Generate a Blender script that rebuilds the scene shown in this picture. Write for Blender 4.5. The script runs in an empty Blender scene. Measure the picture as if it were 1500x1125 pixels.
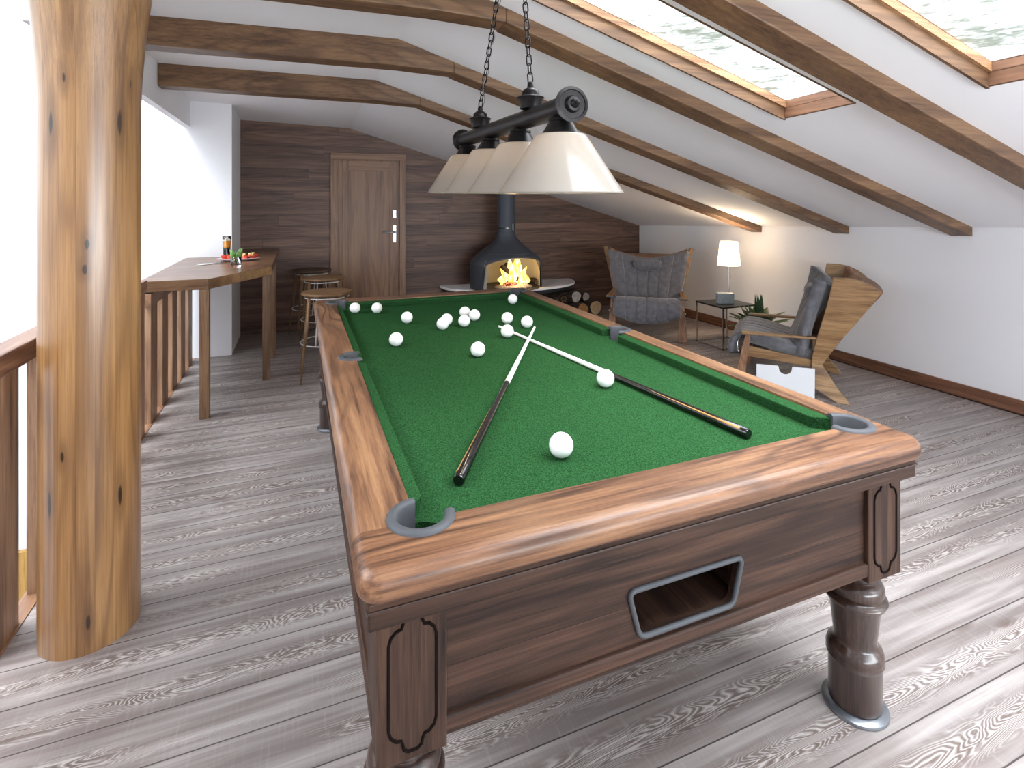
import bpy, bmesh, math, random
from mathutils import Vector, Matrix
random.seed(7)
PI = math.pi
S = bpy.context.scene
COL = S.collection
# ---------------------------------------------------------------- camera, world, lights, exposure
YAW = math.atan(314/790)
cd = bpy.data.cameras.new('camera'); cam = bpy.data.objects.new('camera', cd); COL.objects.link(cam)
cam.location = (0, 0, 1.5); cam.rotation_euler = (PI/2, 0, -YAW)
cd.sensor_fit = 'HORIZONTAL'; cd.sensor_width = 36; cd.lens = 790/1500*36
cd.shift_y = -(562.5-296)/1500; cd.clip_start = 0.02; cd.clip_end = 200
S.camera = cam
S.view_settings.view_transform = 'Standard'; S.view_settings.look = 'None'
S.view_settings.gamma = 1; S.view_settings.use_curve_mapping = False
S.view_settings.exposure = 1.12
W = bpy.data.worlds.new('world'); S.world = W; W.use_nodes = True
def world():
    nt = W.node_tree; nt.nodes.clear(); N = nt.nodes.new; L = nt.links.new
    out = N('ShaderNodeOutputWorld'); bg = N('ShaderNodeBackground'); L(bg.outputs[0], out.inputs[0])
    tc = N('ShaderNodeTexCoord'); sep = N('ShaderNodeSeparateXYZ'); L(tc.outputs['Generated'], sep.inputs[0])
    mp = N('ShaderNodeMapping'); mp.inputs['Scale'].default_value = (9, 9, 60); L(tc.outputs['Generated'], mp.inputs[0])
    n = N('ShaderNodeTexNoise'); n.inputs['Scale'].default_value = 1.6; n.inputs['Detail'].default_value = 9; n.inputs['Roughness'].default_value = .72
    L(mp.outputs[0], n.inputs[0])
    band = N('ShaderNodeValToRGB')          # wooded hills low in the sky
    e = band.color_ramp.elements; e[0].position = .02; e[0].color = (0, 0, 0, 1); e[1].position = .2; e[1].color = (1, 1, 1, 1)
    a = e.new(.31); a.color = (1, 1, 1, 1); b = e.new(.42); b.color = (0, 0, 0, 1)
    L(sep.outputs[2], band.inputs[0])
    add = N('ShaderNodeMath'); add.operation = 'MULTIPLY_ADD'; L(band.outputs[0], add.inputs[0]); add.inputs[1].default_value = .17; L(n.outputs[0], add.inputs[2])
    r = N('ShaderNodeValToRGB'); e = r.color_ramp.elements
    e[0].position = .63; e[0].color = (1, 1, 1, 1); e[1].position = .95; e[1].color = (.12, .13, .085, 1)
    m = e.new(.76); m.color = (.34, .36, .30, 1)
    L(add.outputs[0], r.inputs[0])
    mul = N('ShaderNodeMix'); mul.data_type = 'RGBA'; mul.blend_type = 'MULTIPLY'; mul.inputs[0].default_value = 1
    L(r.outputs[0], mul.inputs[6]); mul.inputs[7].default_value = (.89, .945, 1.0, 1)
    L(mul.outputs[2], bg.inputs[0]); # overcast sky: brighter towards the zenith
    mr = N('ShaderNodeMapRange'); L(sep.outputs[2], mr.inputs[0]); mr.inputs[1].default_value = .3; mr.inputs[2].default_value = .85; mr.inputs[3].default_value = 1.0; mr.inputs[4].default_value = 8.0
    L(mr.outputs[0], bg.inputs[1])
world()

def area(name, loc, rot, sx, sy, power, col=(1, 1, 1)):
    d = bpy.data.lights.new(name, 'AREA'); d.shape = 'RECTANGLE'; d.size = sx; d.size_y = sy; d.energy = power; d.color = col
    o = bpy.data.objects.new(name, d); o.location = loc; o.rotation_euler = rot; COL.objects.link(o); return o
# added fill light outside the unseen window, tilted up to brighten ceiling and walls
area('window_fill_light', (2.3, -2.62, 1.15), (math.radians(90+36), 0, 0), 3.9, 1.1, 100, (.86, .94, 1))
# ---------------------------------------------------------------- mesh helpers
def T(x=0, y=0, z=0): return Matrix.Translation((x, y, z))
def box(bm, x0, x1, y0, y1, z0, z1, m=None):
    vs = [bm.verts.new((x, y, z)) for z in (z0, z1) for y in (y0, y1) for x in (x0, x1)]
    if m is not None:
        for v in vs: v.co = m @ v.co
    for f in ((0, 2, 3, 1), (4, 5, 7, 6), (0, 1, 5, 4), (2, 6, 7, 3), (0, 4, 6, 2), (1, 3, 7, 5)):
        bm.faces.new([vs[i] for i in f])
    return vs
def prism(bm, pts, z0, z1, m=None):
    """polygon pts (x,y) extruded z0..z1, then transformed by m"""
    a = [bm.verts.new((p[0], p[1], z0)) for p in pts]; b = [bm.verts.new((p[0], p[1], z1)) for p in pts]
    if m is not None:
        for v in a+b: v.co = m @ v.co
    n = len(pts)
    bm.faces.new(a[::-1]); bm.faces.new(b)
    for i in range(n): bm.faces.new((a[i], a[(i+1) % n], b[(i+1) % n], b[i]))
    return a+b
def loft(bm, rings, closed=True, caps=True):
    vs = [[bm.verts.new(p) for p in r] for r in rings]
    n = len(vs[0])
    for a, b in zip(vs[:-1], vs[1:]):
        for i in range(n if closed else n-1): bm.faces.new((a[i], a[(i+1) % n], b[(i+1) % n], b[i]))
    if caps and closed: bm.faces.new(vs[0][::-1]); bm.faces.new(vs[-1])
    return vs
def lathe(bm, prof, c=(0, 0, 0), seg=32, m=None, sx=1, sy=1, caps=True):
    rings = []
    for r, z in prof:
        rings.append([Vector((c[0]+r*sx*math.cos(2*PI*i/seg), c[1]+r*sy*math.sin(2*PI*i/seg), c[2]+z)) for i in range(seg)])
    if m is not None: rings = [[m @ p for p in r] for r in rings]
    return loft(bm, rings, True, caps)
def tube(bm, path, r, seg=8, closed=False, flat=1.0):
    path = [Vector(p) for p in path]; n = len(path); rings = []
    rr = r if isinstance(r, (list, tuple)) else [r]*n
    up = None
    for i, p in enumerate(path):
        if closed: t = path[(i+1) % n]-path[i-1]
        else: t = path[min(i+1, n-1)]-path[max(i-1, 0)]
        t.normalize()
        if up is None: up = Vector((0, 0, 1)) if abs(t.z) < .9 else Vector((1, 0, 0))
        s = t.cross(up)
        if s.length < 1e-5: s = t.orthogonal()
        s.normalize(); up = s.cross(t).normalized()
        rings.append([p+s*rr[i]*math.cos(2*PI*k/seg)+up*rr[i]*flat*math.sin(2*PI*k/seg) for k in range(seg)])
    if closed:
        vs = [[bm.verts.new(q) for q in rg] for rg in rings]
        for i in range(n):
            a, b = vs[i], vs[(i+1) % n]
            for k in range(seg): bm.faces.new((a[k], a[(k+1) % seg], b[(k+1) % seg], b[k]))
    else: loft(bm, rings)
def beam(bm, p, q, w, h, up=(0, 0, 1), w2=None, h2=None):
    """rectangular bar from p to q; w across, h along up"""
    p, q, up = Vector(p), Vector(q), Vector(up); t = (q-p).normalized(); s = t.cross(up).normalized(); u = s.cross(t)
    w2 = w if w2 is None else w2; h2 = h if h2 is None else h2
    R = lambda c, w, h: [c+s*w/2+u*h/2, c-s*w/2+u*h/2, c-s*w/2-u*h/2, c+s*w/2-u*h/2]
    loft(bm, [R(p, w, h), R(q, w2, h2)])
def ball(bm, c, r, su=24, sv=14, s=(1, 1, 1)):
    bmesh.ops.create_uvsphere(bm, u_segments=su, v_segments=sv, radius=r, matrix=T(*c) @ Matrix.Diagonal((*s, 1)))
def B(): return bmesh.new()
def obj(name, bm, m, parent=None, smooth=False, world=True, auto=None, bevel=0, bseg=2):
    """link bm as ONE mesh object; world=True: bm is in world coordinates"""
    if parent is not None and world:
        bmesh.ops.transform(bm, matrix=parent.matrix_basis.inverted(), verts=bm.verts)
    bmesh.ops.recalc_face_normals(bm, faces=bm.faces)
    if smooth or auto:
        for f in bm.faces: f.smooth = True
    if auto:
        for e in bm.edges:
            if len(e.link_faces) == 2 and e.calc_face_angle(0) > auto: e.smooth = False
    me = bpy.data.meshes.new(name); bm.to_mesh(me); bm.free()
    o = bpy.data.objects.new(name, me); COL.objects.link(o)
    if m: me.materials.append(m)
    if parent is not None: o.parent = parent
    if bevel:
        b = o.modifiers.new('bevel', 'BEVEL'); b.width = bevel; b.segments = bseg; b.limit_method = 'ANGLE'; b.angle_limit = .6
    return o
def thing(name, label, cat, loc=(0, 0, 0), rz=0, group=None):
    o = bpy.data.objects.new(name, None); o.empty_display_size = .1; COL.objects.link(o)
    o.location = loc; o.rotation_euler = (0, 0, rz)
    o.matrix_basis = T(*loc) @ Matrix.Rotation(rz, 4, 'Z')
    return tag(o, label, cat, group)
def tag(o, label, cat, group=None, kind=None):
    o['label'] = label; o['category'] = cat
    if group: o['group'] = group
    if kind: o['kind'] = kind
    return o
def struct(name, bm, m, **k):
    o = obj(name, bm, m, **k); o['kind'] = 'structure'; return o
def dup(root, loc, rz=0, label=None):
    r = root.copy(); COL.objects.link(r); r.location = loc; r.rotation_euler = (0, 0, rz)
    if label: r['label'] = label
    for ch in list(root.children):
        c = ch.copy(); COL.objects.link(c); c.parent = r
        for g in list(ch.children):
            d = g.copy(); COL.objects.link(d); d.parent = c
    return r
def bake_cut(o, cutters):
    """carve holes with temporary cutters, then remove them"""
    tmp = []
    for bmc in cutters:
        bmesh.ops.recalc_face_normals(bmc, faces=bmc.faces)
        me = bpy.data.meshes.new('cut'); bmc.to_mesh(me); bmc.free(); c = bpy.data.objects.new('cut', me); COL.objects.link(c); tmp.append(c)
        md = o.modifiers.new('cut', 'BOOLEAN'); md.operation = 'DIFFERENCE'; md.object = c; md.solver = 'EXACT'
    bpy.context.view_layer.update()
    dg = bpy.context.evaluated_depsgraph_get()
    me = bpy.data.meshes.new_from_object(o.evaluated_get(dg)); o.modifiers.clear(); o.data = me
    for c in tmp: bpy.data.objects.remove(c)

# ---------------------------------------------------------------- materials
def srgb(r, g, b):
    f = lambda c: (c/255/12.92) if c/255 <= .04045 else ((c/255+.055)/1.055)**2.4
    return (f(r), f(g), f(b), 1)
def mat(name, col, rough=.5, metal=0, spec=.5, bump=0, bscale=200, coat=0, var=0, emit=None, es=0, trans=0, ior=1.45, alpha=1):
    m = bpy.data.materials.new(name); m.use_nodes = True; nt = m.node_tree; b = nt.nodes['Principled BSDF']; N = nt.nodes.new; L = nt.links.new
    b.inputs['Base Color'].default_value = col; b.inputs['Roughness'].default_value = rough; b.inputs['Metallic'].default_value = metal
    b.inputs['Specular IOR Level'].default_value = spec; b.inputs['Coat Weight'].default_value = coat
    b.inputs['Transmission Weight'].default_value = trans; b.inputs['IOR'].default_value = ior
    if emit: b.inputs['Emission Color'].default_value = emit; b.inputs['Emission Strength'].default_value = es
    if bump or var:
        tc = N('ShaderNodeTexCoord'); n = N('ShaderNodeTexNoise'); n.inputs['Scale'].default_value = bscale; n.inputs['Detail'].default_value = 3
        L(tc.outputs['Object'], n.inputs[0])
        if bump:
            bp = N('ShaderNodeBump'); bp.inputs['Strength'].default_value = bump; bp.inputs['Distance'].default_value = .002
            L(n.outputs[0], bp.inputs['Height']); L(bp.outputs[0], b.inputs['Normal'])
        if var:
            r = N('ShaderNodeValToRGB'); e = r.color_ramp.elements; e[0].position = .3; e[1].position = .7
            e[0].color = tuple(c*(1-var) for c in col[:3])+(1,); e[1].color = tuple(min(1, c*(1+var)) for c in col[:3])+(1,)
            L(n.outputs[0], r.inputs[0]); L(r.outputs[0], b.inputs['Base Color'])
    return m
def wood(name, cols, axis=0, rough=.4, long=1.0, cross=14, ring=26, ringc=.5, board=None, across=1, gap=.012, gapcol=None, coat=0, knots=0, vary=.3, seed=0, bump=.15, spec=.5, saw=0, light=None, joint=0, ringscale=1, spots=(), kth=.1):
    """procedural wood; grain runs along `axis`; boards of width `board` across axis `across`"""
    m = bpy.data.materials.new(name); m.use_nodes = True; nt = m.node_tree; b = nt.nodes['Principled BSDF']; N = nt.nodes.new; L = nt.links.new
    def M(op, a, bb=None, c=None):
        n = N('ShaderNodeMath'); n.operation = op
        for i, v in enumerate((a, bb, c)):
            if v is None: continue
            if isinstance(v, (int, float)): n.inputs[i].default_value = v
            else: L(v, n.inputs[i])
        return n.outputs[0]
    tc = N('ShaderNodeTexCoord'); sep = N('ShaderNodeSeparateXYZ'); L(tc.outputs['Object'], sep.inputs[0])
    vec = tc.outputs['Object']; edge = None; rnd = None
    if board:
        c = sep.outputs[across]; q = M('DIVIDE', c, board); idx = M('FLOOR', q); fr = M('SUBTRACT', q, idx)
        if joint:
            off = M('MULTIPLY', idx, 1.37*joint/3); ql = M('DIVIDE', M('ADD', sep.outputs[axis], off), joint); il = M('FLOOR', ql); fl = M('SUBTRACT', ql, il)
            idx2 = M('ADD', M('MULTIPLY', il, 7.13), idx)
        else: idx2 = idx
        wn = N('ShaderNodeTexWhiteNoise'); wn.noise_dimensions = '1D'; L(M('ADD', idx2, .37), wn.inputs['W']); rnd = wn.outputs['Value']
        cmb = N('ShaderNodeCombineXYZ'); L(M('MULTIPLY', rnd, 37.), cmb.inputs[axis]); L(M('MULTIPLY', rnd, 11.), cmb.inputs[2 if axis != 2 else 0])
        va = N('ShaderNodeVectorMath'); va.operation = 'ADD'; L(vec, va.inputs[0]); L(cmb.outputs[0], va.inputs[1]); vec = va.outputs[0]
        g = gap/board; e1 = M('LESS_THAN', fr, g); edge = e1
        if joint: edge = M('MAXIMUM', e1, M('LESS_THAN', fl, gap*.8/joint))
    def scaled(l, c, off):
        mp = N('ShaderNodeMapping'); s = [c, c, c]; s[axis] = l; mp.inputs['Scale'].default_value = s
        mp.inputs['Location'].default_value = (off, off*1.7, off*.6); L(vec, mp.inputs[0]); return mp.outputs[0]
    def noise(v, sc, det, ro=.5, dist=0):
        n = N('ShaderNodeTexNoise'); n.inputs['Scale'].default_value = sc; n.inputs['Detail'].default_value = det; n.inputs['Roughness'].default_value = ro; n.inputs['Distortion'].default_value = dist
        L(v, n.inputs[0]); return n.outputs[0]
    n1 = noise(scaled(long, cross, seed), 1, 6, .6, .35)
    n2 = noise(scaled(long*.55*ringscale, cross*.26*ringscale, seed+5.3), 1, 2.2, .45, .15)
    n3 = noise(scaled(long*3, cross*7, seed+9.1), 1, 4, .65)
    rings = M('SINE', M('MULTIPLY', n2, ring*2*PI)); rings = M('MULTIPLY_ADD', rings, .5, .5); rings = M('POWER', rings, 4.5)
    n4 = noise(scaled(long*9, cross*34, seed+4.4), 1, 2, .6)
    f = M('ADD', M('MULTIPLY', n1, .8), M('MULTIPLY', n3, .55)); f = M('SUBTRACT', f, .175)
    ramp = N('ShaderNodeValToRGB'); e = ramp.color_ramp.elements; e[0].position = .32; e[0].color = cols[0]; e[1].position = .72; e[1].color = cols[2]
    k = e.new(.5); k.color = cols[1]; L(f, ramp.inputs[0]); cur = ramp.outputs[0]
    def mix(fac, a, bcol, mode='MIX'):
        n = N('ShaderNodeMix'); n.data_type = 'RGBA'; n.blend_type = mode
        if isinstance(fac, (int, float)): n.inputs[0].default_value = fac
        else: L(fac, n.inputs[0])
        L(a, n.inputs[6])
        if isinstance(bcol, tuple): n.inputs[7].default_value = bcol
        else: L(bcol, n.inputs[7])
        return n.outputs[2]
    pr_ = N('ShaderNodeMapRange'); L(n4, pr_.inputs[0]); pr_.inputs[1].default_value = .55; pr_.inputs[2].default_value = .72; cur = mix(M('MULTIPLY', pr_.outputs[0], .45), cur, cols[0])
    # rings fade in and out along the board
    msk = N('ShaderNodeMapRange'); L(noise(scaled(long*.5, cross*.2, seed+2.2), 1, 1), msk.inputs[0]); msk.inputs[1].default_value = .38; msk.inputs[2].default_value = .52
    rf = M('MULTIPLY', M('MULTIPLY', rings, msk.outputs[0]), ringc); cur = mix(rf, cur, cols[0])
    if light: # bright lines between the dark ones
        r2 = M('POWER', M('SUBTRACT', 1, M('MULTIPLY_ADD', M('SINE', M('MULTIPLY', n2, ring*2*PI)), .5, .5)), 5); cur = mix(M('MULTIPLY', M('MULTIPLY', r2, msk.outputs[0]), .8), cur, light)
    if saw:
        w = noise(scaled(cross*9, long*2.5, seed+3), 1, 2); w = M('MULTIPLY', M('SUBTRACT', w, .45), saw); cur = mix(M('MAXIMUM', w, 0), cur, light or cols[2])
    if knots:
        vo = N('ShaderNodeTexVoronoi'); vo.inputs['Scale'].default_value = 1; L(scaled(long*knots, cross*knots*.28, seed+1), vo.inputs[0])
        mr = N('ShaderNodeMapRange'); L(vo.outputs['Distance'], mr.inputs[0]); mr.inputs[1].default_value = kth*.5; mr.inputs[2].default_value = kth; mr.inputs[3].default_value = 1; mr.inputs[4].default_value = 0
        cur = mix(M('MULTIPLY', mr.outputs[0], .85), cur, tuple(c*.25 for c in cols[0][:3])+(1,))
    for (kx, ky, kz, kw, kh) in spots:     # single knots: dark core in a soft ring
        mp = N('ShaderNodeMapping'); mp.inputs['Scale'].default_value = (1/kw, 1/kw, 1/kh); mp.inputs['Location'].default_value = (-kx/kw, -ky/kw, -kz/kh); L(tc.outputs['Object'], mp.inputs[0])
        ln = N('ShaderNodeVectorMath'); ln.operation = 'LENGTH'; L(mp.outputs[0], ln.inputs[0])
        dn = M('ADD', ln.outputs['Value'], M('MULTIPLY', M('SUBTRACT', n3, .5), .9))
        for a_, b_, k_, cc in ((1.2, 2.6, .55, tuple(c*.8 for c in cols[0][:3])+(1,)), (.45, .75, .95, tuple(c*.12 for c in cols[0][:3])+(1,))):
            mr = N('ShaderNodeMapRange'); L(dn, mr.inputs[0]); mr.inputs[1].default_value = a_; mr.inputs[2].default_value = b_; mr.inputs[3].default_value = k_; mr.inputs[4].default_value = 0
            cur = mix(mr.outputs[0], cur, cc)
    if rnd is not None:
        v = M('MULTIPLY_ADD', rnd, vary, 1-vary/2); cb = N('ShaderNodeCombineXYZ')
        for i in range(3): L(v, cb.inputs[i])
        cur = mix(1.0, cur, cb.outputs[0], 'MULTIPLY')
    if edge is not None: cur = mix(M('MULTIPLY', edge, .85), cur, gapcol or tuple(c*.3 for c in cols[0][:3])+(1,))
    L(cur, b.inputs['Base Color'])
    b.inputs['Roughness'].default_value = rough; b.inputs['Coat Weight'].default_value = coat; b.inputs['Coat Roughness'].default_value = .28; b.inputs['Specular IOR Level'].default_value = spec
    h = M('ADD', n1, M('MULTIPLY', rings, -.2))
    if edge is not None: h = M('SUBTRACT', h, edge)
    bp = N('ShaderNodeBump'); bp.inputs['Strength'].default_value = bump; bp.inputs['Distance'].default_value = .004; L(h, bp.inputs['Height']); L(bp.outputs[0], b.inputs['Normal'])
    return m
c3 = lambda a, b, c: (srgb(*a), srgb(*b), srgb(*c))
def floor_mat():
    m = bpy.data.materials.new('floor_whitewashed_pine'); m.use_nodes = True; nt = m.node_tree; b = nt.nodes['Principled BSDF']; N = nt.nodes.new; L = nt.links.new
    def M(op, *a):
        n = N('ShaderNodeMath'); n.operation = op
        for i, v in enumerate(a):
            if isinstance(v, (int, float)): n.inputs[i].default_value = v
            else: L(v, n.inputs[i])
        return n.outputs[0]
    tc = N('ShaderNodeTexCoord'); sep = N('ShaderNodeSeparateXYZ'); L(tc.outputs['Object'], sep.inputs[0])
    q = M('DIVIDE', sep.outputs[1], .169); idx = M('FLOOR', q); fr = M('SUBTRACT', q, idx)
    wn = N('ShaderNodeTexWhiteNoise'); wn.noise_dimensions = '1D'; L(M('ADD', idx, .37), wn.inputs['W']); rnd = wn.outputs['Value']
    cmb = N('ShaderNodeCombineXYZ'); L(M('MULTIPLY', rnd, 41.), cmb.inputs[0]); L(M('MULTIPLY', idx, 3.7), cmb.inputs[2])
    va = N('ShaderNodeVectorMath'); va.operation = 'ADD'; L(tc.outputs['Object'], va.inputs[0]); L(cmb.outputs[0], va.inputs[1])
    def noise(sx, sy, det, ro=.5, dist=0):
        mp = N('ShaderNodeMapping'); mp.inputs['Scale'].default_value = (sx, sy, 1); L(va.outputs[0], mp.inputs[0])
        n = N('ShaderNodeTexNoise'); n.inputs['Scale'].default_value = 1; n.inputs['Detail'].default_value = det; n.inputs['Roughness'].default_value = ro; n.inputs['Distortion'].default_value = dist
        L(mp.outputs[0], n.inputs[0]); return n.outputs[0]
    def mix(f, a, c, mode='MIX'):
        n = N('ShaderNodeMix'); n.data_type = 'RGBA'; n.blend_type = mode
        if isinstance(f, (int, float)): n.inputs[0].default_value = f
        else: L(f, n.inputs[0])
        for i, v in ((6, a), (7, c)):
            if isinstance(v, tuple): n.inputs[i].default_value = v
            else: L(v, n.inputs[i])
        return n.outputs[2]
    def rng(v, a, b_, lo=0., hi=1.):
        n = N('ShaderNodeMapRange'); L(v, n.inputs[0])
        for i, x in enumerate((a, b_, lo, hi)): n.inputs[i+1].default_value = x
        return n.outputs[0]
    fine = noise(3, 90, 4, .6); streak = noise(1.2, 22, 3, .55); blot = noise(1.6, 6, 2)
    cur = mix(rng(streak, .38, .66), srgb(128, 118, 115), srgb(172, 164, 161))
    cur = mix(M('MULTIPLY', rng(fine, .5, .72), .35), cur, srgb(112, 100, 95))
    cur = mix(M('MULTIPLY', rng(blot, .55, .75), .4), cur, srgb(128, 112, 103))
    # cathedral figure running down the middle of each board
    fig = noise(2.0, 13, 2.5, .5, .5); fig2 = M('ADD', fig, M('MULTIPLY', M('ABSOLUTE', M('SUBTRACT', fr, .5)), .5))
    sn = M('SINE', M('MULTIPLY', fig2, 210.)); centre = rng(M('ABSOLUTE', M('SUBTRACT', fr, M('MULTIPLY_ADD', rnd, .2, .4))), .08, .30, 1., 0.)
    msk = M('MULTIPLY', centre, rng(noise(.9, 3, 1), .36, .46))
    cur = mix(M('MULTIPLY', M('MULTIPLY', rng(sn, .1, .75), msk), .7), cur, srgb(92, 74, 64))
    cur = mix(M('MULTIPLY', M('MULTIPLY', rng(sn, -.4, -.95), msk), .6), cur, srgb(216, 209, 204))
    saw = noise(120, 5, 2); cur = mix(M('MULTIPLY', rng(saw, .55, .72), .10), cur, srgb(204, 197, 194))
    vo = N('ShaderNodeTexVoronoi'); mp = N('ShaderNodeMapping'); mp.inputs['Scale'].default_value = (1.3, 4.2, 1); L(va.outputs[0], mp.inputs[0]); L(mp.outputs[0], vo.inputs[0]); vo.inputs['Scale'].default_value = 1
    cur = mix(M('MULTIPLY', rng(vo.outputs['Distance'], .05, .10, 1., 0.), .6), cur, srgb(92, 72, 62))
    v = M('MULTIPLY_ADD', rnd, .12, .94); cb = N('ShaderNodeCombineXYZ')
    for i in range(3): L(v, cb.inputs[i])
    cur = mix(1.0, cur, cb.outputs[0], 'MULTIPLY')
    edge = M('LESS_THAN', fr, .024); cur = mix(M('MULTIPLY', edge, .9), cur, srgb(52, 46, 46))
    L(cur, b.inputs['Base Color']); b.inputs['Roughness'].default_value = .4; b.inputs['Specular IOR Level'].default_value = .4
    h = M('SUBTRACT', M('ADD', M('MULTIPLY', fine, .3), M('MULTIPLY', M('MULTIPLY', sn, msk), .15)), M('MULTIPLY', edge, 1.5))
    bp = N('ShaderNodeBump'); bp.inputs['Strength'].default_value = .15; bp.inputs['Distance'].default_value = .003; L(h, bp.inputs['Height']); L(bp.outputs[0], b.inputs['Normal'])
    return m
FLOOR = floor_mat()
WALLWOOD = wood('wall_dark_boards', c3((60, 42, 34), (102, 74, 60), (134, 102, 84)), axis=0, long=1.0, cross=16, ring=8, ringc=.5, board=.135, across=2, gap=.003, rough=.5, vary=.35, knots=.6, joint=1.9)
BEAM = wood('beam_oak', c3((72, 50, 35), (112, 82, 57), (138, 106, 75)), axis=0, long=.9, cross=13, ring=12, ringc=.5, rough=.5, knots=.45)
BEAMY = wood('beam_oak_lengthwise', c3((92, 64, 44), (146, 106, 72), (180, 138, 98)), axis=1, long=.9, cross=13, ring=12, ringc=.5, rough=.5, knots=.45)
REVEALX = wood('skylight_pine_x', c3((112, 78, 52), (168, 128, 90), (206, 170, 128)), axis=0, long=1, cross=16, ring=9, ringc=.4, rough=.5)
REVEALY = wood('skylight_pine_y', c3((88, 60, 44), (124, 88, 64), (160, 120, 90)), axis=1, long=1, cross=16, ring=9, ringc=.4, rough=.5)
PK = [(-0.031, -0.143, 1.908, 0.008, 0.035), (-0.073, -0.127, 1.759, 0.01, 0.06), (0.108, -0.098, 1.773, 0.011, 0.07), (0.031, -0.143, 1.360, 0.01, 0.028), (0.024, -0.144, 1.277, 0.011, 0.024), (-0.077, -0.124, 0.509, 0.011, 0.06), (0.110, -0.096, 0.491, 0.01, 0.055), (0.033, -0.142, 0.106, 0.009, 0.035), (0.102, -0.104, 2.017, 0.007, 0.035), (0.130, -0.066, 1.915, 0.007, 0.035), (-0.037, -0.141, 0.666, 0.008, 0.03)]
POST = wood('post_honey_oak', c3((108, 74, 44), (150, 110, 68), (176, 134, 88)), axis=2, long=.7, cross=16, ring=12, ringc=.55, rough=.3, coat=.7, vary=.2, board=.05, across=0, gap=.0005, bump=.1, spots=PK)
RAILX = wood('walnut_rail_x', c3((56, 36, 27), (118, 82, 59), (158, 119, 86)), axis=0, long=1.3, cross=17, ring=10, ringc=.85, rough=.36, coat=.14, spec=.35, knots=.3, seed=3)
RAILY = wood('walnut_rail_y', c3((64, 40, 28), (132, 94, 66), (164, 124, 88)), axis=1, long=1.5, cross=15, ring=10, ringc=.9, rough=.34, coat=.35, seed=1, bump=.05)
BODYX = wood('walnut_body_x', c3((30, 21, 17), (64, 45, 36), (90, 65, 51)), axis=0, long=1.1, cross=17, ring=6, ringc=.5, rough=.5, spec=.22, seed=6, board=.115, across=2, gap=.0012, vary=.25)
BODYY = wood('walnut_body_y', c3((30, 21, 17), (64, 45, 36), (90, 65, 51)), axis=1, long=1.1, cross=17, ring=6, ringc=.5, rough=.5, spec=.22, seed=6)
BODYZ = wood('walnut_body_z', c3((30, 21, 17), (62, 44, 35), (88, 64, 50)), axis=2, long=1.6, cross=26, ring=5, ringc=.3, rough=.5, spec=.22, seed=2)
LEGW = wood('walnut_leg', c3((30, 20, 17), (56, 39, 32), (80, 58, 46)), axis=2, long=1.6, cross=30, ring=5, ringc=.3, rough=.2, coat=.5, seed=2)
BARX = wood('bar_top_wood', c3((70, 48, 34), (112, 82, 58), (136, 104, 76)), axis=0, long=2, cross=14, ring=6, ringc=.5, rough=.3, board=.12, across=1, gap=.002, vary=.3, joint=.5)
BARZ = wood('bar_leg_wood', c3((86, 60, 42), (134, 102, 74), (160, 126, 96)), axis=2, long=1.4, cross=20, ring=6, ringc=.5, rough=.45, knots=.7)
FENCEW = wood('fence_wood', c3((104, 74, 54), (160, 122, 92), (184, 148, 116)), axis=2, long=1.4, cross=18, ring=6, ringc=.5, rough=.5, knots=.5)
RAILFY = wood('handrail_wood', c3((90, 60, 44), (140, 102, 76), (168, 130, 100)), axis=1, long=1.4, cross=18, ring=6, ringc=.5, rough=.35)
DOORZ = wood('door_wood', c3((98, 70, 50), (138, 102, 76), (160, 124, 94)), axis=2, long=.8, cross=16, ring=7, ringc=.5, rough=.45, bump=.05)
DOORX = wood('door_wood_x', c3((98, 70, 50), (138, 102, 76), (160, 124, 94)), axis=0, long=.8, cross=20, ring=7, ringc=.5, rough=.45, bump=.05)
BASEB = wood('baseboard_wood', c3((74, 46, 34), (112, 76, 56), (138, 98, 74)), axis=1, long=1, cross=18, ring=6, ringc=.5, rough=.45, board=20, across=2, joint=.0)
OAK = wood('chair_oak', c3((96, 68, 44), (144, 110, 74), (170, 136, 96)), axis=1, long=1.6, cross=22, ring=7, ringc=.5, rough=.45, knots=.6)
OAKL = wood('chair_leg_wood', c3((96, 64, 46), (148, 108, 80), (178, 138, 108)), axis=2, long=2, cross=26, ring=7, ringc=.5, rough=.5)
STOOLW = wood('stool_wood', c3((84, 60, 38), (128, 96, 64), (156, 122, 86)), axis=0, long=3, cross=24, ring=5, ringc=.4, rough=.4)
STOOLL = wood('stool_leg_wood', c3((96, 70, 46), (140, 108, 76), (168, 134, 98)), axis=2, long=2, cross=30, ring=5, ringc=.4, rough=.4)
BARK = wood('firewood_bark', c3((38, 28, 22), (74, 58, 46), (120, 108, 96)), axis=1, long=6, cross=30, ring=4, ringc=.6, rough=.9, bump=.8)
YELLOWW = wood('lower_panel_wood', c3((150, 110, 50), (200, 156, 84), (222, 184, 116)), axis=2, long=1, cross=12, ring=6, ringc=.4, rough=.4, board=.16, across=0, gap=.004)
WHITE = mat('white_plaster', srgb(238, 238, 241), .9, bump=.1, bscale=60)
CEIL = mat('ceiling_plaster', srgb(243, 243, 246), .9)
FELT = mat('green_felt', srgb(40, 76, 44), 1.0, spec=.0, bump=.4, bscale=330, var=.6)
PLASTIC = mat('grey_pocket_rubber', srgb(74, 76, 80), .5, spec=.35)
DARKH = mat('pocket_net_black', srgb(16, 26, 18), .9)
BALLM = mat('white_ball_resin', srgb(252, 252, 251), .12, coat=.5)
BLACKL = mat('black_lacquer', srgb(14, 13, 14), .22, coat=.5)
GROOVE = mat('carved_groove_dark', srgb(20, 14, 12), .9, spec=.1)
CUEW = mat('cue_maple_white', srgb(252, 252, 246), .25)
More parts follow.
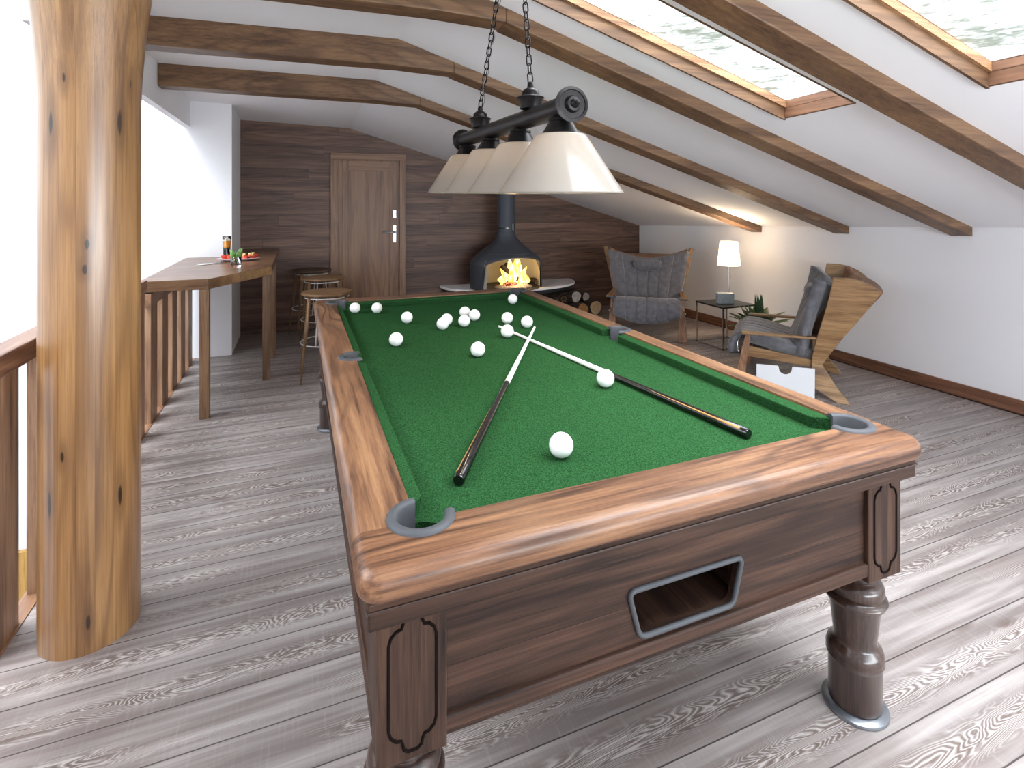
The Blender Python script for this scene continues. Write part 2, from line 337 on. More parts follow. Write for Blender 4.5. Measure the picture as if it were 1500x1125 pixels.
CUEI = mat('cue_inlay_amber', srgb(176, 128, 72), .3)
BRONZE = mat('dark_bronze', srgb(40, 38, 38), .38, metal=.7, var=.2, bscale=40)
STEEL = mat('brushed_steel', srgb(170, 172, 176), .3, metal=.9)
CHROME = mat('chrome', srgb(200, 195, 190), .15, metal=1)
SILVER = mat('silver_foot', srgb(140, 144, 150), .3, metal=.8)
STOVE = mat('stove_graphite', srgb(74, 79, 86), .55, metal=.2)
STOVEIN = mat('stove_lining', srgb(186, 182, 170), .8)
STONE = mat('hearth_white_stone', srgb(242, 238, 238), .5)
HEARTHD = mat('hearth_dark_edge', srgb(40, 40, 44), .5)
GRAVEL = mat('ember_gravel', srgb(140, 132, 124), .9, bump=1, bscale=70, var=.9)
CHAR = mat('charred_wood', srgb(34, 26, 22), .9, bump=1, bscale=60, var=.4)
FABRIC = mat('grey_chair_fabric', srgb(106, 105, 110), .9, spec=.2, bump=.4, bscale=22, var=.22)
FABRIC.node_tree.nodes['Principled BSDF'].inputs['Sheen Weight'].default_value = .4
PIPING = mat('light_piping', srgb(150, 146, 142), .8)
BLACKT = mat('black_table_top', srgb(20, 19, 20), .3)
CONC = mat('grey_stone_block', srgb(150, 158, 162), .8, bump=.6, bscale=80, var=.15)
ACRYL = mat('white_rack_plastic', srgb(222, 224, 228), .25)
LEAF = mat('plant_leaf', srgb(84, 108, 70), .4, var=.35, bscale=18)
LEAF2 = mat('plant_heart_leaf', srgb(58, 92, 58), .45, var=.3, bscale=30)
POTM = mat('dark_pot', srgb(60, 56, 54), .6)
SOIL = mat('soil', srgb(45, 34, 26), .95)
LOGEND = mat('log_end_cut', srgb(232, 206, 162), .8, var=.15, bscale=30)
LOGEND2 = mat('log_end_tan', srgb(196, 146, 94), .8, var=.2, bscale=30)
LOGEND3 = mat('log_end_grey', srgb(196, 190, 184), .8, var=.3, bscale=20)
PLATEM = mat('pink_plate', srgb(226, 196, 200), .2)
SAUCE = mat('red_tomato', srgb(198, 60, 40), .45, var=.3, bscale=40)
CREAM = mat('cream_cheese', srgb(236, 206, 140), .5)
LIMEM = mat('lime_leaf', srgb(120, 160, 90), .4, var=.4, bscale=50)
BEER = mat('amber_beer', srgb(236, 160, 40), .2)
FOAM = mat('beer_foam', srgb(238, 230, 214), .7)
GLASS = mat('clear_glass', (1, 1, 1, 1), .02, trans=1, ior=1.45)
WICKER = mat('dark_wicker', srgb(80, 60, 48), .7, bump=.8, bscale=90, var=.4)
WHITEM = mat('white_metal', srgb(225, 225, 225), .3)
PAPER = mat('white_paper', srgb(238, 238, 236), .7)
def pane_mat():
    m = bpy.data.materials.new('window_glass'); m.use_nodes = True; nt = m.node_tree; nt.nodes.clear(); N = nt.nodes.new; L = nt.links.new
    o = N('ShaderNodeOutputMaterial'); mx = N('ShaderNodeMixShader'); t = N('ShaderNodeBsdfTransparent'); g = N('ShaderNodeBsdfGlossy'); g.inputs['Roughness'].default_value = .02
    mx.inputs[0].default_value = .06; L(t.outputs[0], mx.inputs[1]); L(g.outputs[0], mx.inputs[2]); L(mx.outputs[0], o.inputs[0]); return m
PANE = pane_mat()
def shade_mat(name, col, ecol, es, tr=.5):
    m = bpy.data.materials.new(name); m.use_nodes = True; nt = m.node_tree; nt.nodes.clear(); N = nt.nodes.new; L = nt.links.new
    o = N('ShaderNodeOutputMaterial'); d = N('ShaderNodeBsdfPrincipled'); d.inputs['Base Color'].default_value = col; d.inputs['Roughness'].default_value = .15
    t = N('ShaderNodeBsdfTranslucent'); t.inputs['Color'].default_value = col; mx = N('ShaderNodeMixShader'); mx.inputs[0].default_value = tr
    L(d.outputs[0], mx.inputs[1]); L(t.outputs[0], mx.inputs[2])
    e = N('ShaderNodeEmission'); e.inputs[0].default_value = ecol; e.inputs[1].default_value = es; a = N('ShaderNodeAddShader')
    L(mx.outputs[0], a.inputs[0]); L(e.outputs[0], a.inputs[1]); L(a.outputs[0], o.inputs[0]); return m
OPAL = shade_mat('opal_glass', srgb(180, 173, 164), (1, .85, .7, 1), .0, .4)
LSHADE = shade_mat('lampshade_fabric', srgb(250, 240, 225), (1, .9, .74, 1), 1.0, .5)
def emis(name, col, s):
    m = bpy.data.materials.new(name); m.use_nodes = True; nt = m.node_tree; nt.nodes.clear()
    o = nt.nodes.new('ShaderNodeOutputMaterial'); e = nt.nodes.new('ShaderNodeEmission'); e.inputs[0].default_value = col; e.inputs[1].default_value = s
    nt.links.new(e.outputs[0], o.inputs[0]); return m
BULB = emis('bulb_glow', (1, .78, .5, 1), 6)
def flame_mat():
    m = bpy.data.materials.new('flame'); m.use_nodes = True; nt = m.node_tree; nt.nodes.clear(); N = nt.nodes.new; L = nt.links.new
    o = N('ShaderNodeOutputMaterial'); e = N('ShaderNodeEmission'); tc = N('ShaderNodeTexCoord'); n = N('ShaderNodeTexNoise'); n.inputs['Scale'].default_value = 14; n.inputs['Detail'].default_value = 4
    mp = N('ShaderNodeMapping'); mp.inputs['Scale'].default_value = (2, 2, .7); L(tc.outputs['Object'], mp.inputs[0]); L(mp.outputs[0], n.inputs[0])
    r = N('ShaderNodeValToRGB'); el = r.color_ramp.elements; el[0].position = .38; el[0].color = (1, .32, .03, 1); el[1].position = .62; el[1].color = (1, .93, .6, 1)
    k = el.new(.5); k.color = (1, .7, .14, 1); L(n.outputs[0], r.inputs[0]); L(r.outputs[0], e.inputs[0]); e.inputs[1].default_value = 1.35
    t = N('ShaderNodeBsdfTransparent'); mx = N('ShaderNodeMixShader'); mx.inputs[0].default_value = .8; L(t.outputs[0], mx.inputs[1]); L(e.outputs[0], mx.inputs[2]); L(mx.outputs[0], o.inputs[0]); return m
FLAME = flame_mat()
def ember_mat():
    m = mat('glowing_embers', srgb(90, 40, 26), .9); nt = m.node_tree; b = nt.nodes['Principled BSDF']; N = nt.nodes.new; L = nt.links.new
    tc = N('ShaderNodeTexCoord'); n = N('ShaderNodeTexNoise'); n.inputs['Scale'].default_value = 40; L(tc.outputs['Object'], n.inputs[0])
    r = N('ShaderNodeValToRGB'); e = r.color_ramp.elements; e[0].position = .45; e[0].color = (0, 0, 0, 1); e[1].position = .65; e[1].color = (1, .25, .1, 1)
    L(n.outputs[0], r.inputs[0]); L(r.outputs[0], b.inputs['Emission Color']); b.inputs['Emission Strength'].default_value = 1.2; return m
EMBER = ember_mat()

# ---------------------------------------------------------------- roof planes
BRK = .580
def zR(x, y): return 2.8143-.29825*x-.03684*y
def zL(x, y): return 2.6592-.031*x-.0369*y
def zc(x, y): return zR(x, y) if x > BRK else zL(x, y)
XW, YB, YN = 4.74, 6.78, -2.4
SKY = [(.86, 2.545, 1.835, 2.255), (.86, 2.64, .12, 1.345), (2.2, 4.5, -1.9, -.7)]  # second widened out of view, third added unseen behind the camera, for more light

# ---------------------------------------------------------------- the setting
bm = B(); box(bm, -.97, XW+.2, YN, YB+.2, -.3, 0); struct('floor', bm, FLOOR)
bm = B(); box(bm, -.6, XW+.2, YB, YB+.15, -.1, 2.75)
wb = struct('wall_back', bm, WALLWOOD)
bm = B(); box(bm, XW, XW+.15, YN, YB, -.1, 1.75); struct('wall_right', bm, WHITE)
bm = B(); box(bm, -.97, .3, YN-.15, YN, -.1, 2.8); box(bm, 4.3, XW+.15, YN-.15, YN, -.1, 2.8); box(bm, .3, 4.3, YN-.15, YN, -.1, .55); box(bm, .3, 4.3, YN-.15, YN, 1.7, 2.8); struct('wall_near', bm, WHITE)
bm = B(); box(bm, .3, 4.3, YN-.12, YN+.01, .55, .60); box(bm, .3, 4.3, YN-.12, YN+.01, 1.65, 1.70); box(bm, .3, .35, YN-.12, YN+.01, .6, 1.65); box(bm, 4.25, 4.3, YN-.12, YN+.01, .6, 1.65); struct('window_4', bm, BEAM)  # frame of an unseen long window, added behind the camera to brighten the room
bm = B(); box(bm, -3.4, -.6, 5.93, YB+.15, -3.0, 5.2); struct('wall_left', bm, WHITE)
bm = B(); box(bm, -3.55, -3.4, -2.5, YB+.15, -3.0, 1.5); box(bm, -3.55, -3.4, -2.5, 0.2, 1.5, 5.2); box(bm, -3.55, -3.4, 4.9, YB+.15, 1.5, 5.2); box(bm, -3.55, -3.4, .2, 4.9, 4.4, 5.2)
struct('wall_outer', bm, WHITE)
bm = B(); box(bm, -3.4, -.97, YN, 1.2, 5.1, 5.2); box(bm, -2.2, -.9, 1.2, 5.93, 5.1, 5.2); box(bm, -1.02, -.955, 2.68, 5.93, 2.7, 5.2); box(bm, -1.02, -.955, YN, 1.2, 2.7, 5.2); struct('ceiling', bm, WHITE)  # unseen part roof over the stairwell, added to cut the light entering there
bm = B(); box(bm, -3.4, -.97, YN-.1, YN, -3, 5.1); struct('wall_near', bm, WHITE)
bm = B(); box(bm, -3.4, -.97, -2.5, 5.93, -3.1, -3.0); struct('floor_lower', bm, FLOOR)
bm = B(); box(bm, -.97, -.95, YN, 5.93, -3.0, -.3); struct('wall_below', bm, WHITE)
bm = B(); box(bm, -1.01, -.955, 2.68, 5.93, 2.215, 2.55)          # header beam over the stair opening
struct('trim_1', bm, WHITE)
# ceiling: sloping slabs with skylight openings
def slab(bm, x0, x1, y0, y1, fz, t=.095):
    a = [bm.verts.new((x, y, fz(x, y))) for x, y in ((x0, y0), (x1, y0), (x1, y1), (x0, y1))]
    b = [bm.verts.new((v.co.x, v.co.y, v.co.z+t)) for v in a]
    bm.faces.new(a); bm.faces.new(b[::-1])
    for i in range(4): bm.faces.new((a[i], b[i], b[(i+1) % 4], a[(i+1) % 4]))
bm = B(); slab(bm, -1.01, BRK, 2.68, YB, zL); slab(bm, -.75, BRK, YN, 2.68, zL); struct('ceiling', bm, CEIL)
bm = B()
ys = [YN, SKY[1][2], SKY[1][3], SKY[0][2], SKY[0][3], YB]; S3 = SKY[2]
slab(bm, BRK, XW, ys[0], S3[2], zR); slab(bm, BRK, XW, S3[3], ys[1], zR); slab(bm, BRK, S3[0], S3[2], S3[3], zR); slab(bm, S3[1], XW, S3[2], S3[3], zR); slab(bm, BRK, XW, ys[2], ys[3], zR); slab(bm, BRK, XW, ys[4], ys[5], zR)
slab(bm, BRK, SKY[1][0], ys[1], ys[2], zR); slab(bm, SKY[1][1], XW, ys[1], ys[2], zR)
slab(bm, BRK, SKY[0][0], ys[3], ys[4], zR); slab(bm, SKY[0][1], XW, ys[3], ys[4], zR)
struct('ceiling', bm, CEIL)
# skylights: casing, sash and pane follow the roof pitch
def pbox(bm, x0, x1, y0, y1, h0, h1):
    vs = box(bm, x0, x1, y0, y1, 0, 0)
    for i, v in enumerate(vs): v.co.z = zR(v.co.x, v.co.y)+(h0 if i < 4 else h1)
for i, (x0, x1, y0, y1) in enumerate(SKY):
    bm = B(); t = .012
    pbox(bm, x0, x1, y1-t, y1+.001, -.012, .05); pbox(bm, x0, x1, y0-.001, y0+t, -.001, .05)
    w = struct('window_%d' % (i+1), bm, BEAM)
    bm = B(); pbox(bm, x1-t, x1+.001, y0, y1, -.004, .05); pbox(bm, x0-.001, x0+t, y0, y1, -.002, .05); obj('window_casing_end', bm, REVEALY, w)
    bm = B(); s = .026
    pbox(bm, x0, x1, y1-s, y1, .05, .09); pbox(bm, x0, x1, y0, y0+.012, .05, .09)
    obj('window_sash', bm, REVEALX, w)
    bm = B(); pbox(bm, x1-.014, x1, y0, y1, .05, .09); pbox(bm, x0, x0+.014, y0, y1, .05, .09); obj('window_sash_end', bm, REVEALY, w)
    bm = B(); pbox(bm, x0+.014, x1-.014, y0+.012, y1-s, .084, .09); obj('window_pane', bm, PANE, w)
# baseboard on the right wall
bm = B(); box(bm, XW-.022, XW, YN, YB, 0, .105); struct('baseboard_right', bm, BASEB, bevel=.004)
# roof beams, each with a level arm on the left and a sloping arm on the right
def rbeam(lab, pl, yb, pr, wl=.13, dl=.165, dr=.068, wr=.15, xl=-.95):
    """pl: y of the front face at the left end, yb at the bend, pr at the right wall"""
    o = thing('ceiling_beam', lab, 'beam', ((xl+XW)/2, yb, 2.4), group='oak beams under the roof')
    bm = B()
    F = [(xl, pl), (BRK, yb)]
    # left arm runs into the slope: find where its level underside meets the right arm's underside
    xb = BRK+(dl-dr)/(.29825-.031)
    pts = [(xl, 0), (BRK, 0), (xb, 0)]
    def yf(x): return pl+(yb-pl)*(x-xl)/(BRK-xl) if x < BRK else yb+(pr-yb)*(x-BRK)/(XW-BRK)
    xs = [xl, BRK, xb]
    top = lambda x, y: zc(x, y)+.01
    bot = lambda x, y: zL(x, y)-dl
    rings = []
    for x in xs:
        y = yf(x); rings.append([Vector((x, y, top(x, y))), Vector((x, y+wl, top(x, y+wl))), Vector((x, y+wl, bot(x, y+wl))), Vector((x, y, bot(x, y)))])
    rings[-1][2].z = zR(xb, 0)-.03684*(yf(xb)+wl)-dr; rings[-1][3].z = zR(xb, 0)-.03684*yf(xb)-dr
    loft(bm, rings); obj('level_arm', bm, BEAM, o, bevel=.006)
    bm = B(); rings = []
    for x in (xb+.0, XW-.001):
        y = yf(x); rings.append([Vector((x, y, zR(x, y)+.01)), Vector((x, y+wr, zR(x, y+wr)+.01)), Vector((x, y+wr, zR(x, y+wr)-dr)), Vector((x, y, zR(x, y)-dr))])
    loft(bm, rings); obj('sloping_arm', bm, BEAM, o, bevel=.006)
    return o
rbeam('oak ceiling beam farthest back, nearest the dark wood wall', 4.62, 4.42, 4.49)
rbeam('second oak ceiling beam from the dark wood wall, ending above the right armchair', 3.60, 3.38, 3.48)
rbeam('third oak ceiling beam from the back wall, beside the framed skylight', 2.62, 2.44, 2.50)
rbeam('nearest broad oak ceiling beam, running between the two skylights', 1.60, 1.56, 1.59)

# door in the back wall
d = thing('door_1', 'brown wooden door with steel lever handle in the dark board wall', 'door', (.8, YB, 0)); d['kind'] = 'structure'
bm = B(); box(bm, .362, .45, YB-.05, YB, 0, 2.01); box(bm, 1.175, 1.25, YB-.05, YB, 0, 2.01); obj('door_frame', bm, DOORZ, d, bevel=.004)
bm = B(); box(bm, .362, 1.25, YB-.05, YB, 2.01, 2.092); obj('frame_head', bm, DOORX, d, bevel=.004)
bm = B(); box(bm, .45, 1.175, YB-.022, YB+.0, .005, 2.01); obj('door_leaf', bm, DOORZ, d)
bm = B(); box(bm, .50, .565, YB-.036, YB-.02, .01, 1.995); box(bm, 1.06, 1.16, YB-.036, YB-.02, .01, 1.995); obj('door_stile', bm, DOORZ, d, bevel=.003)
bm = B(); box(bm, .565, 1.06, YB-.036, YB-.02, 1.885, 1.995); box(bm, .565, 1.06, YB-.036, YB-.02, .01, .13); obj('door_rail', bm, DOORX, d, bevel=.003)
bm = B(); box(bm, 1.095, 1.135, YB-.045, YB-.03, 1.0, 1.215); obj('handle_plate', bm, STEEL, d, bevel=.003)
bm = B(); tube(bm, [(1.115, YB-.045, 1.13), (1.115, YB-.085, 1.13), (1.10, YB-.09, 1.13), (.975, YB-.09, 1.132)], .0105, 8); obj('door_handle', bm, STEEL, d, smooth=True)
bm = B(); box(bm, 1.095, 1.135, YB-.045, YB-.03, 1.30, 1.40); obj('lock_plate', bm, STEEL, d, bevel=.003)

# log post
pc = (-.678, 2.322)
t = thing('wooden_post', 'thick round honey coloured oak post standing by the railing', 'post', (pc[0], pc[1], 0))
bm = B(); lathe(bm, [(.146, 0), (.146, .5), (.146, 1.0), (.146, 1.5), (.146, 1.85), (.15, 1.95), (.158, 2.05), (.17, 2.18), (.19, 2.32), (.215, 2.45), (.235, 2.56)], (pc[0], pc[1], 0), 64)
obj('post_shaft', bm, POST, t, smooth=True, auto=.9)

# lower wooden panel in the stairwell
bm = B(); box(bm, -3.3, -1.3, 5.88, 5.928, -2.99, -1.52); tag(obj('stair_panel', bm, YELLOWW), 'yellow wooden panel low in the stairwell, seen between the balusters', 'wall panel')

# railing
FX = -.94
t = thing('railing', 'brown wooden railing with square balusters along the stair edge', 'railing', (FX, 3.2, 0))
bm = B(); box(bm, FX-.045, FX+.045, YN, 4.08, .925, 1.0); obj('handrail', bm, RAILFY, t, bevel=.006)
bm = B(); box(bm, FX-.03, FX+.03, 4.24, 5.93, .80, .885); obj('lower_handrail', bm, RAILFY, t, bevel=.004)
y = 5.73
while y > -.4:
    bm = B(); box(bm, FX-.02, FX+.02, y-.09, y+.09, 0, .93 if y < 4.2 else .81); obj('baluster', bm, FENCEW, t, bevel=.004); y -= .339
bm = B(); box(bm, FX-.03, FX+.03, YN, 5.93, -.02, .004); obj('bottom_strip', bm, RAILFY, t)

# ---------------------------------------------------------------- bar table
t = thing('bar_table', 'tall brown plank bar table with cut corner against the white wall', 'bar table', (-.5, 5.3, 0))
zt = .968
poly = [(-.99, 4.24), (-.575, 4.24), (-.20, 4.90), (-.20, 6.775), (-.598, 6.775), (-.598, 5.925), (-.99, 5.925)]
bm = B(); prism(bm, poly, zt-.072, zt); obj('table_top', bm, BARX, t, bevel=.004)
bm = B()
def strip(p, q, w, z0, z1):
    p, q = Vector(p), Vector(q); n = Vector((-(q-p).y, (q-p).x)).normalized()*w
    prism(bm, [p, q, q+n, p+n], z0, z1)
strip((-.575, 4.24), (-.99, 4.24), -.06, zt-.001, zt+.002); obj('edge_board', bm, BARX, t)
for lx, ly in ((-.6, 4.275), (-.245, 5.005), (-.235, 5.70), (-.235, 6.05)):
    bm = B(); box(bm, lx-.03, lx+.03, ly-.03, ly+.03, 0, zt-.072); obj('leg', bm, BARZ, t, bevel=.003)
Z = zt+.002
# beer glass
t = thing('beer_glass', 'tall glass of amber beer behind the red plate on the bar table', 'glass', (-.608, 5.60, Z))
bm = B(); lathe(bm, [(.026, 0), (.027, .01), (.037, .215), (.0352, .215), (.0255, .014), (.001, .013)], (-.608, 5.60, Z), 28); obj('glass', bm, GLASS, t, smooth=True)
bm = B(); lathe(bm, [(.0248, .015), (.0335, .17)], (-.608, 5.60, Z), 28); obj('beer', bm, BEER, t, smooth=True, auto=.8)
bm = B(); lathe(bm, [(.0336, .171), (.034, .182)], (-.608, 5.60, Z), 28); obj('foam', bm, FOAM, t, auto=.8)
# plate with food
t = thing('food_plate', 'pink rimmed plate heaped with red tomato slices on the bar table', 'plate', (-.50, 5.46, Z))
bm = B(); lathe(bm, [(.09, 0), (.175, .018), (.18, .022), (.172, .024), (.10, .008), (.001, .007)], (-.50, 5.46, Z), 40, sx=1.0, sy=.6); obj('plate', bm, PLATEM, t, smooth=True)
random.seed(3)
for k in range(13):
    a = 2*PI*k/13+.3; rr = .06+.08*random.random(); cx, cy = -.50+rr*math.cos(a)*1.1, 5.46+rr*math.sin(a)*.6
    bm = B(); m = T(cx, cy, Z+.034) @ Matrix.Rotation(random.uniform(-.9, .9), 4, 'X') @ Matrix.Rotation(random.uniform(-.9, .9), 4, 'Y')
    lathe(bm, [(.001, -.008), (.026, -.006), (.032, 0), (.026, .006), (.001, .008)], seg=14, m=m); obj('tomato_slice', bm, SAUCE, t, smooth=True)
for cx, cy in ((-.455, 5.40), (-.41, 5.42), (-.39, 5.47), (-.52, 5.41)):
    bm = B(); tube(bm, [(cx, cy, Z+.04), (cx+.008, cy, Z+.062), (cx+.024, cy, Z+.066)], [.009, .012, .004], 8); obj('cream_piece', bm, CREAM, t, smooth=True)
# lime glass
t = thing('cocktail_glass', 'short clear glass stuffed with pale green leaves on the bar table', 'glass', (-.466, 4.90, Z))
bm = B(); lathe(bm, [(.036, 0), (.038, .004), (.042, .085), (.0395, .085), (.035, .02), (.001, .018)], (-.466, 4.90, Z), 28); obj('glass', bm, GLASS, t, smooth=True)
def leaf(bm, p, d, L_, w, droop=.3, n=6, twist=0):
    d = Vector(d).normalized(); s = d.cross(Vector((0, 0, 1)))
    if s.length < .05: s = Vector((1, 0, 0))
    s.normalize(); s = Matrix.Rotation(twist, 3, d) @ s; rows = []; p = Vector(p)
    for i in range(n+1):
        u = i/n; c = p+d*L_*u-Vector((0, 0, 1))*droop*L_*u*u; ww = w*math.sin(PI*min(1, .08+u*.92))**.8*.5+.0006
        mid = c-Vector((0, 0, 1))*ww*.35
        rows.append([bm.verts.new(c-s*ww), bm.verts.new(mid), bm.verts.new(c+s*ww)])
    for a, b in zip(rows[:-1], rows[1:]):
        for k in range(2): bm.faces.new((a[k], a[k+1], b[k+1], b[k]))
random.seed(5)
for k in range(9):
    a = k*2.4; bm = B(); leaf(bm, (-.466+.012*math.cos(a), 4.90+.012*math.sin(a), Z+.025), (math.cos(a)*.28, math.sin(a)*.28, 1), .10+.035*random.random(), .045, 0, twist=a)
    o = obj('leaf', bm, LIMEM, t, smooth=True); sm = o.modifiers.new('s', 'SOLIDIFY'); sm.thickness = .002
# fork and napkin
bm = B(); prism(bm, [(-.80, 5.16), (-.70, 5.22), (-.66, 5.30), (-.75, 5.27)], Z, Z+.003); tag(obj('napkin', bm, PAPER), 'white folded napkin under the fork on the bar table', 'napkin')
bm = B(); tube(bm, [(-.815, 5.27, Z+.006), (-.70, 5.25, Z+.006), (-.66, 5.25, Z+.007), (-.64, 5.25, Z+.006)], [.004, .003, .004, .008], 6, flat=.4)
for k in (-1, 0, 1): tube(bm, [(-.64, 5.25+k*.006, Z+.006), (-.60, 5.25+k*.006, Z+.006)], .0015, 4)
tag(obj('fork', bm, STEEL, smooth=True), 'steel fork lying beside the red plate', 'fork')

# ---------------------------------------------------------------- bar stools
def stool(loc, label, seat_mat, H, rz=0):
    t = thing('bar_stool', label, 'bar stool', loc, rz, 'stools at the bar table')
    bm = B(); lathe(bm, [(.001, H-.012), (.17, H-.012), (.205, H-.004), (.212, H+.006), (.205, H+.018), (.15, H+.012), (.001, H+.008)], seg=40, sy=.95)
    obj('seat', bm, seat_mat, t, smooth=True, world=False)
    for a in (35, 145, 215, 325):
        a = math.radians(a); c, s = math.cos(a), math.sin(a)
        bm = B(); tube(bm, [(c*.26, s*.26, 0), (c*.22, s*.22, H*.45), (c*.175, s*.175, H-.01)], [.010, .017, .024], 10, flat=.7); obj('leg', bm, STOOLL, t, smooth=True, world=False)
    bm = B(); tube(bm, [(.215*math.cos(2*PI*i/40), .215*math.sin(2*PI*i/40), .31) for i in range(40)], .005, 6, closed=True); obj('foot_ring', bm, WHITEM, t, smooth=True, world=False)
    bm = B(); tube(bm, [(.18*math.cos(2*PI*i/40), .18*math.sin(2*PI*i/40), H-.022) for i in range(40)], .006, 6, closed=True)
    for a in (.2, 2.0, 4.2): tube(bm, [(.15*math.cos(a), .15*math.sin(a), H-.015), (.20*math.cos(a), .20*math.sin(a), .31)], .007, 6)
    obj('metal_frame', bm, WHITEM, t, smooth=True, world=False)
    return t
s0 = stool((.236, 4.90, 0), 'nearest round wooden bar stool, right beside the pool table corner', STOOLW, .715)
dup(s0, (.245, 5.86, 0), .1, 'middle round wooden bar stool, half hidden behind the nearest stool')
stool((.155, 6.51, 0), 'farthest bar stool with dark woven seat, against the board wall', WICKER, .72, .3)

# ---------------------------------------------------------------- pool table
TX0, TX1, TY0, TY1 = .098, 1.655, .98, 3.92          # outer rail
IX0, IX1, IY0, IY1 = .232, 1.552, 1.125, 3.775       # wood / cushion line
ZT, ZB, ZC = .832, .768, .786                         # rail top, rail underside, cloth
t = thing('pool_table', 'large walnut pool table with green cloth and turned legs', 'pool table', (.877, 2.45, 0))
PT = t
pockets = [(.244, 1.137, .058), (1.540, 1.137, .058), (.244, 3.763, .058), (1.540, 3.763, .058), (.224, 2.42, .05), (1.562, 2.42, .05)]
def cyl_cut(x, y, r, z0=.70, z1=.9):
    b = B(); lathe(b, [(r, z0), (r, z1)], (x, y, 0), 40); return b
def rail(name, x0, x1, y0, y1, sides, m, corners=()):
    bm = B(); box(bm, x0, x1, y0, y1, ZB, ZT)
    def on(e, sd):
        a, b = e.verts[0].co, e.verts[1].co
        return {'x0': abs(a.x-x0)+abs(b.x-x0), 'x1': abs(a.x-x1)+abs(b.x-x1), 'y0': abs(a.y-y0)+abs(b.y-y0), 'y1': abs(a.y-y1)+abs(b.y-y1)}[sd] < 1e-5
    if corners:
        es = [e for e in bm.edges if abs(e.verts[0].co.z-e.verts[1].co.z) > .01 and any(on(e, c[0]) and on(e, c[1]) for c in corners)]
        bmesh.ops.bevel(bm, geom=es, offset=.045, segments=6, affect='EDGES', profile=.5)
    es = []
    for e in bm.edges:
        a, b = e.verts[0].co, e.verts[1].co
        if abs(a.z-b.z) > .01: continue
        mid = (a+b)/2
        far = any(on(e, sd) for sd in sides)
        if not far and corners:
            for cx_, cy_ in corners:
                px = x0 if cx_ == 'x0' else x1; py = y0 if cy_ == 'y0' else y1
                if (mid-Vector((px, py, mid.z))).length < .05: far = True
        if far: es.append(e)
    bmesh.ops.bevel(bm, geom=es, offset=.029, segments=6, affect='EDGES', profile=.5)
    o = obj(name, bm, m, PT, auto=.7)
    cuts = []
    for (px, py, r) in pockets:
        if x0-.06 < px < x1+.06 and y0-.06 < py < y1+.06:
            cuts.append(cyl_cut(px, py, r))
    bake_cut(o, cuts)
    return o
rail('end_rail', TX0, TX1, TY0, IY0, ('x0', 'x1', 'y0'), RAILX, (('x0', 'y0'), ('x1', 'y0')))
rail('end_rail', TX0, TX1, IY1, TY1, ('x0', 'x1', 'y1'), RAILX, (('x0', 'y1'), ('x1', 'y1')))
rail('side_rail', TX0, IX0, IY0, IY1, ('x0',), RAILY)
rail('side_rail', IX1, TX1, IY0, IY1, ('x1',), RAILY)
# cushions: wedge section, ends cut back at the pockets
def cushion(p, q, n, c0, c1):
    n0 = n
    """from p to q along the rail, nose towards n; c0, c1 = how far the nose is cut back at each end"""
    p, q, n = Vector(p+(0,)), Vector(q+(0,)), Vector(n+(0,)); dr = (q-p).normalized(); w = .034 if n0[0] > 0 or n0[1] > 0 else .045
    bm = B(); secs = []
    for base, cut, sg in ((p, c0, 1), (q, c1, -1)):
        nose = base+n*w+dr*cut*sg
        secs.append([base+Vector((0, 0, ZC-.004)), base+Vector((0, 0, ZT-.006)), nose+Vector((0, 0, ZT-.010)), nose+Vector((0, 0, ZT-.018)), nose-n*.006+Vector((0, 0, ZC-.004))])
    loft(bm, secs); o = obj('cushion', bm, FELT, PT, bevel=.003); return o
g = .066
cushion((IX0+g, IY0), (IX1-g, IY0), (0, 1), .045, .045)
cushion((IX0+g, IY1), (IX1-g, IY1), (0, -1), .045, .045)
cushion((IX0, IY0+g), (IX0, 2.42-.058), (1, 0), .045, .02); cushion((IX0, 2.42+.058), (IX0, IY1-g), (1, 0), .02, .045)
cushion((IX1, IY0+g), (IX1, 2.42-.058), (-1, 0), .045, .02); cushion((IX1, 2.42+.058), (IX1, IY1-g), (-1, 0), .02, .045)
bm = B(); box(bm, IX0-.02, IX1+.02, IY0-.02, IY1+.02, ZC-.03, ZC)
o = obj('cloth', bm, FELT, PT)
cs = []
for (px, py, r) in pockets:
    cs.append(cyl_cut(px, py, r))
bake_cut(o, cs)
# pocket liners: rim arc on the rail plus the curved wall inside; open side faces the cloth
for (px, py, r) in pockets:
    corner = abs(py-2.42) > .5
    ang = math.atan2(2.45-py, .877-px) if corner else (0 if px < .8 else PI)
    if corner: ang = math.atan2(1 if py < 2 else -1, 1 if px < .8 else -1)
    gap_ = math.radians(48 if corner else 60)
    n = 28; bm = B(); rows = []
    for i in range(n+1):
        a = ang+gap_+(2*PI-2*gap_)*i/n; c, s = math.cos(a), math.sin(a)
        prof = [(r-.008, ZC-.045), (r-.008, ZT+.001), (r-.004, ZT+.007), (r+.006, ZT+.008), (r+.014, ZT+.004), (r+.016, ZT-.004), (r-.0005, ZT-.004), (r-.0005, ZC-.045)]
        rows.append([Vector((px+q*c, py+q*s, z)) for q, z in prof])
    loft(bm, rows); o = obj('pocket_liner', bm, PLASTIC, PT, auto=.9)
    bm = B(); lathe(bm, [(r-.009, ZC-.10), (r-.009, ZC-.03)], (px, py, 0), 28, caps=False); lathe(bm, [(.001, ZC-.1), (r-.009, ZC-.1)], (px, py, 0), 28, caps=False)
    obj('pocket_net', bm, DARKH, PT, smooth=True)
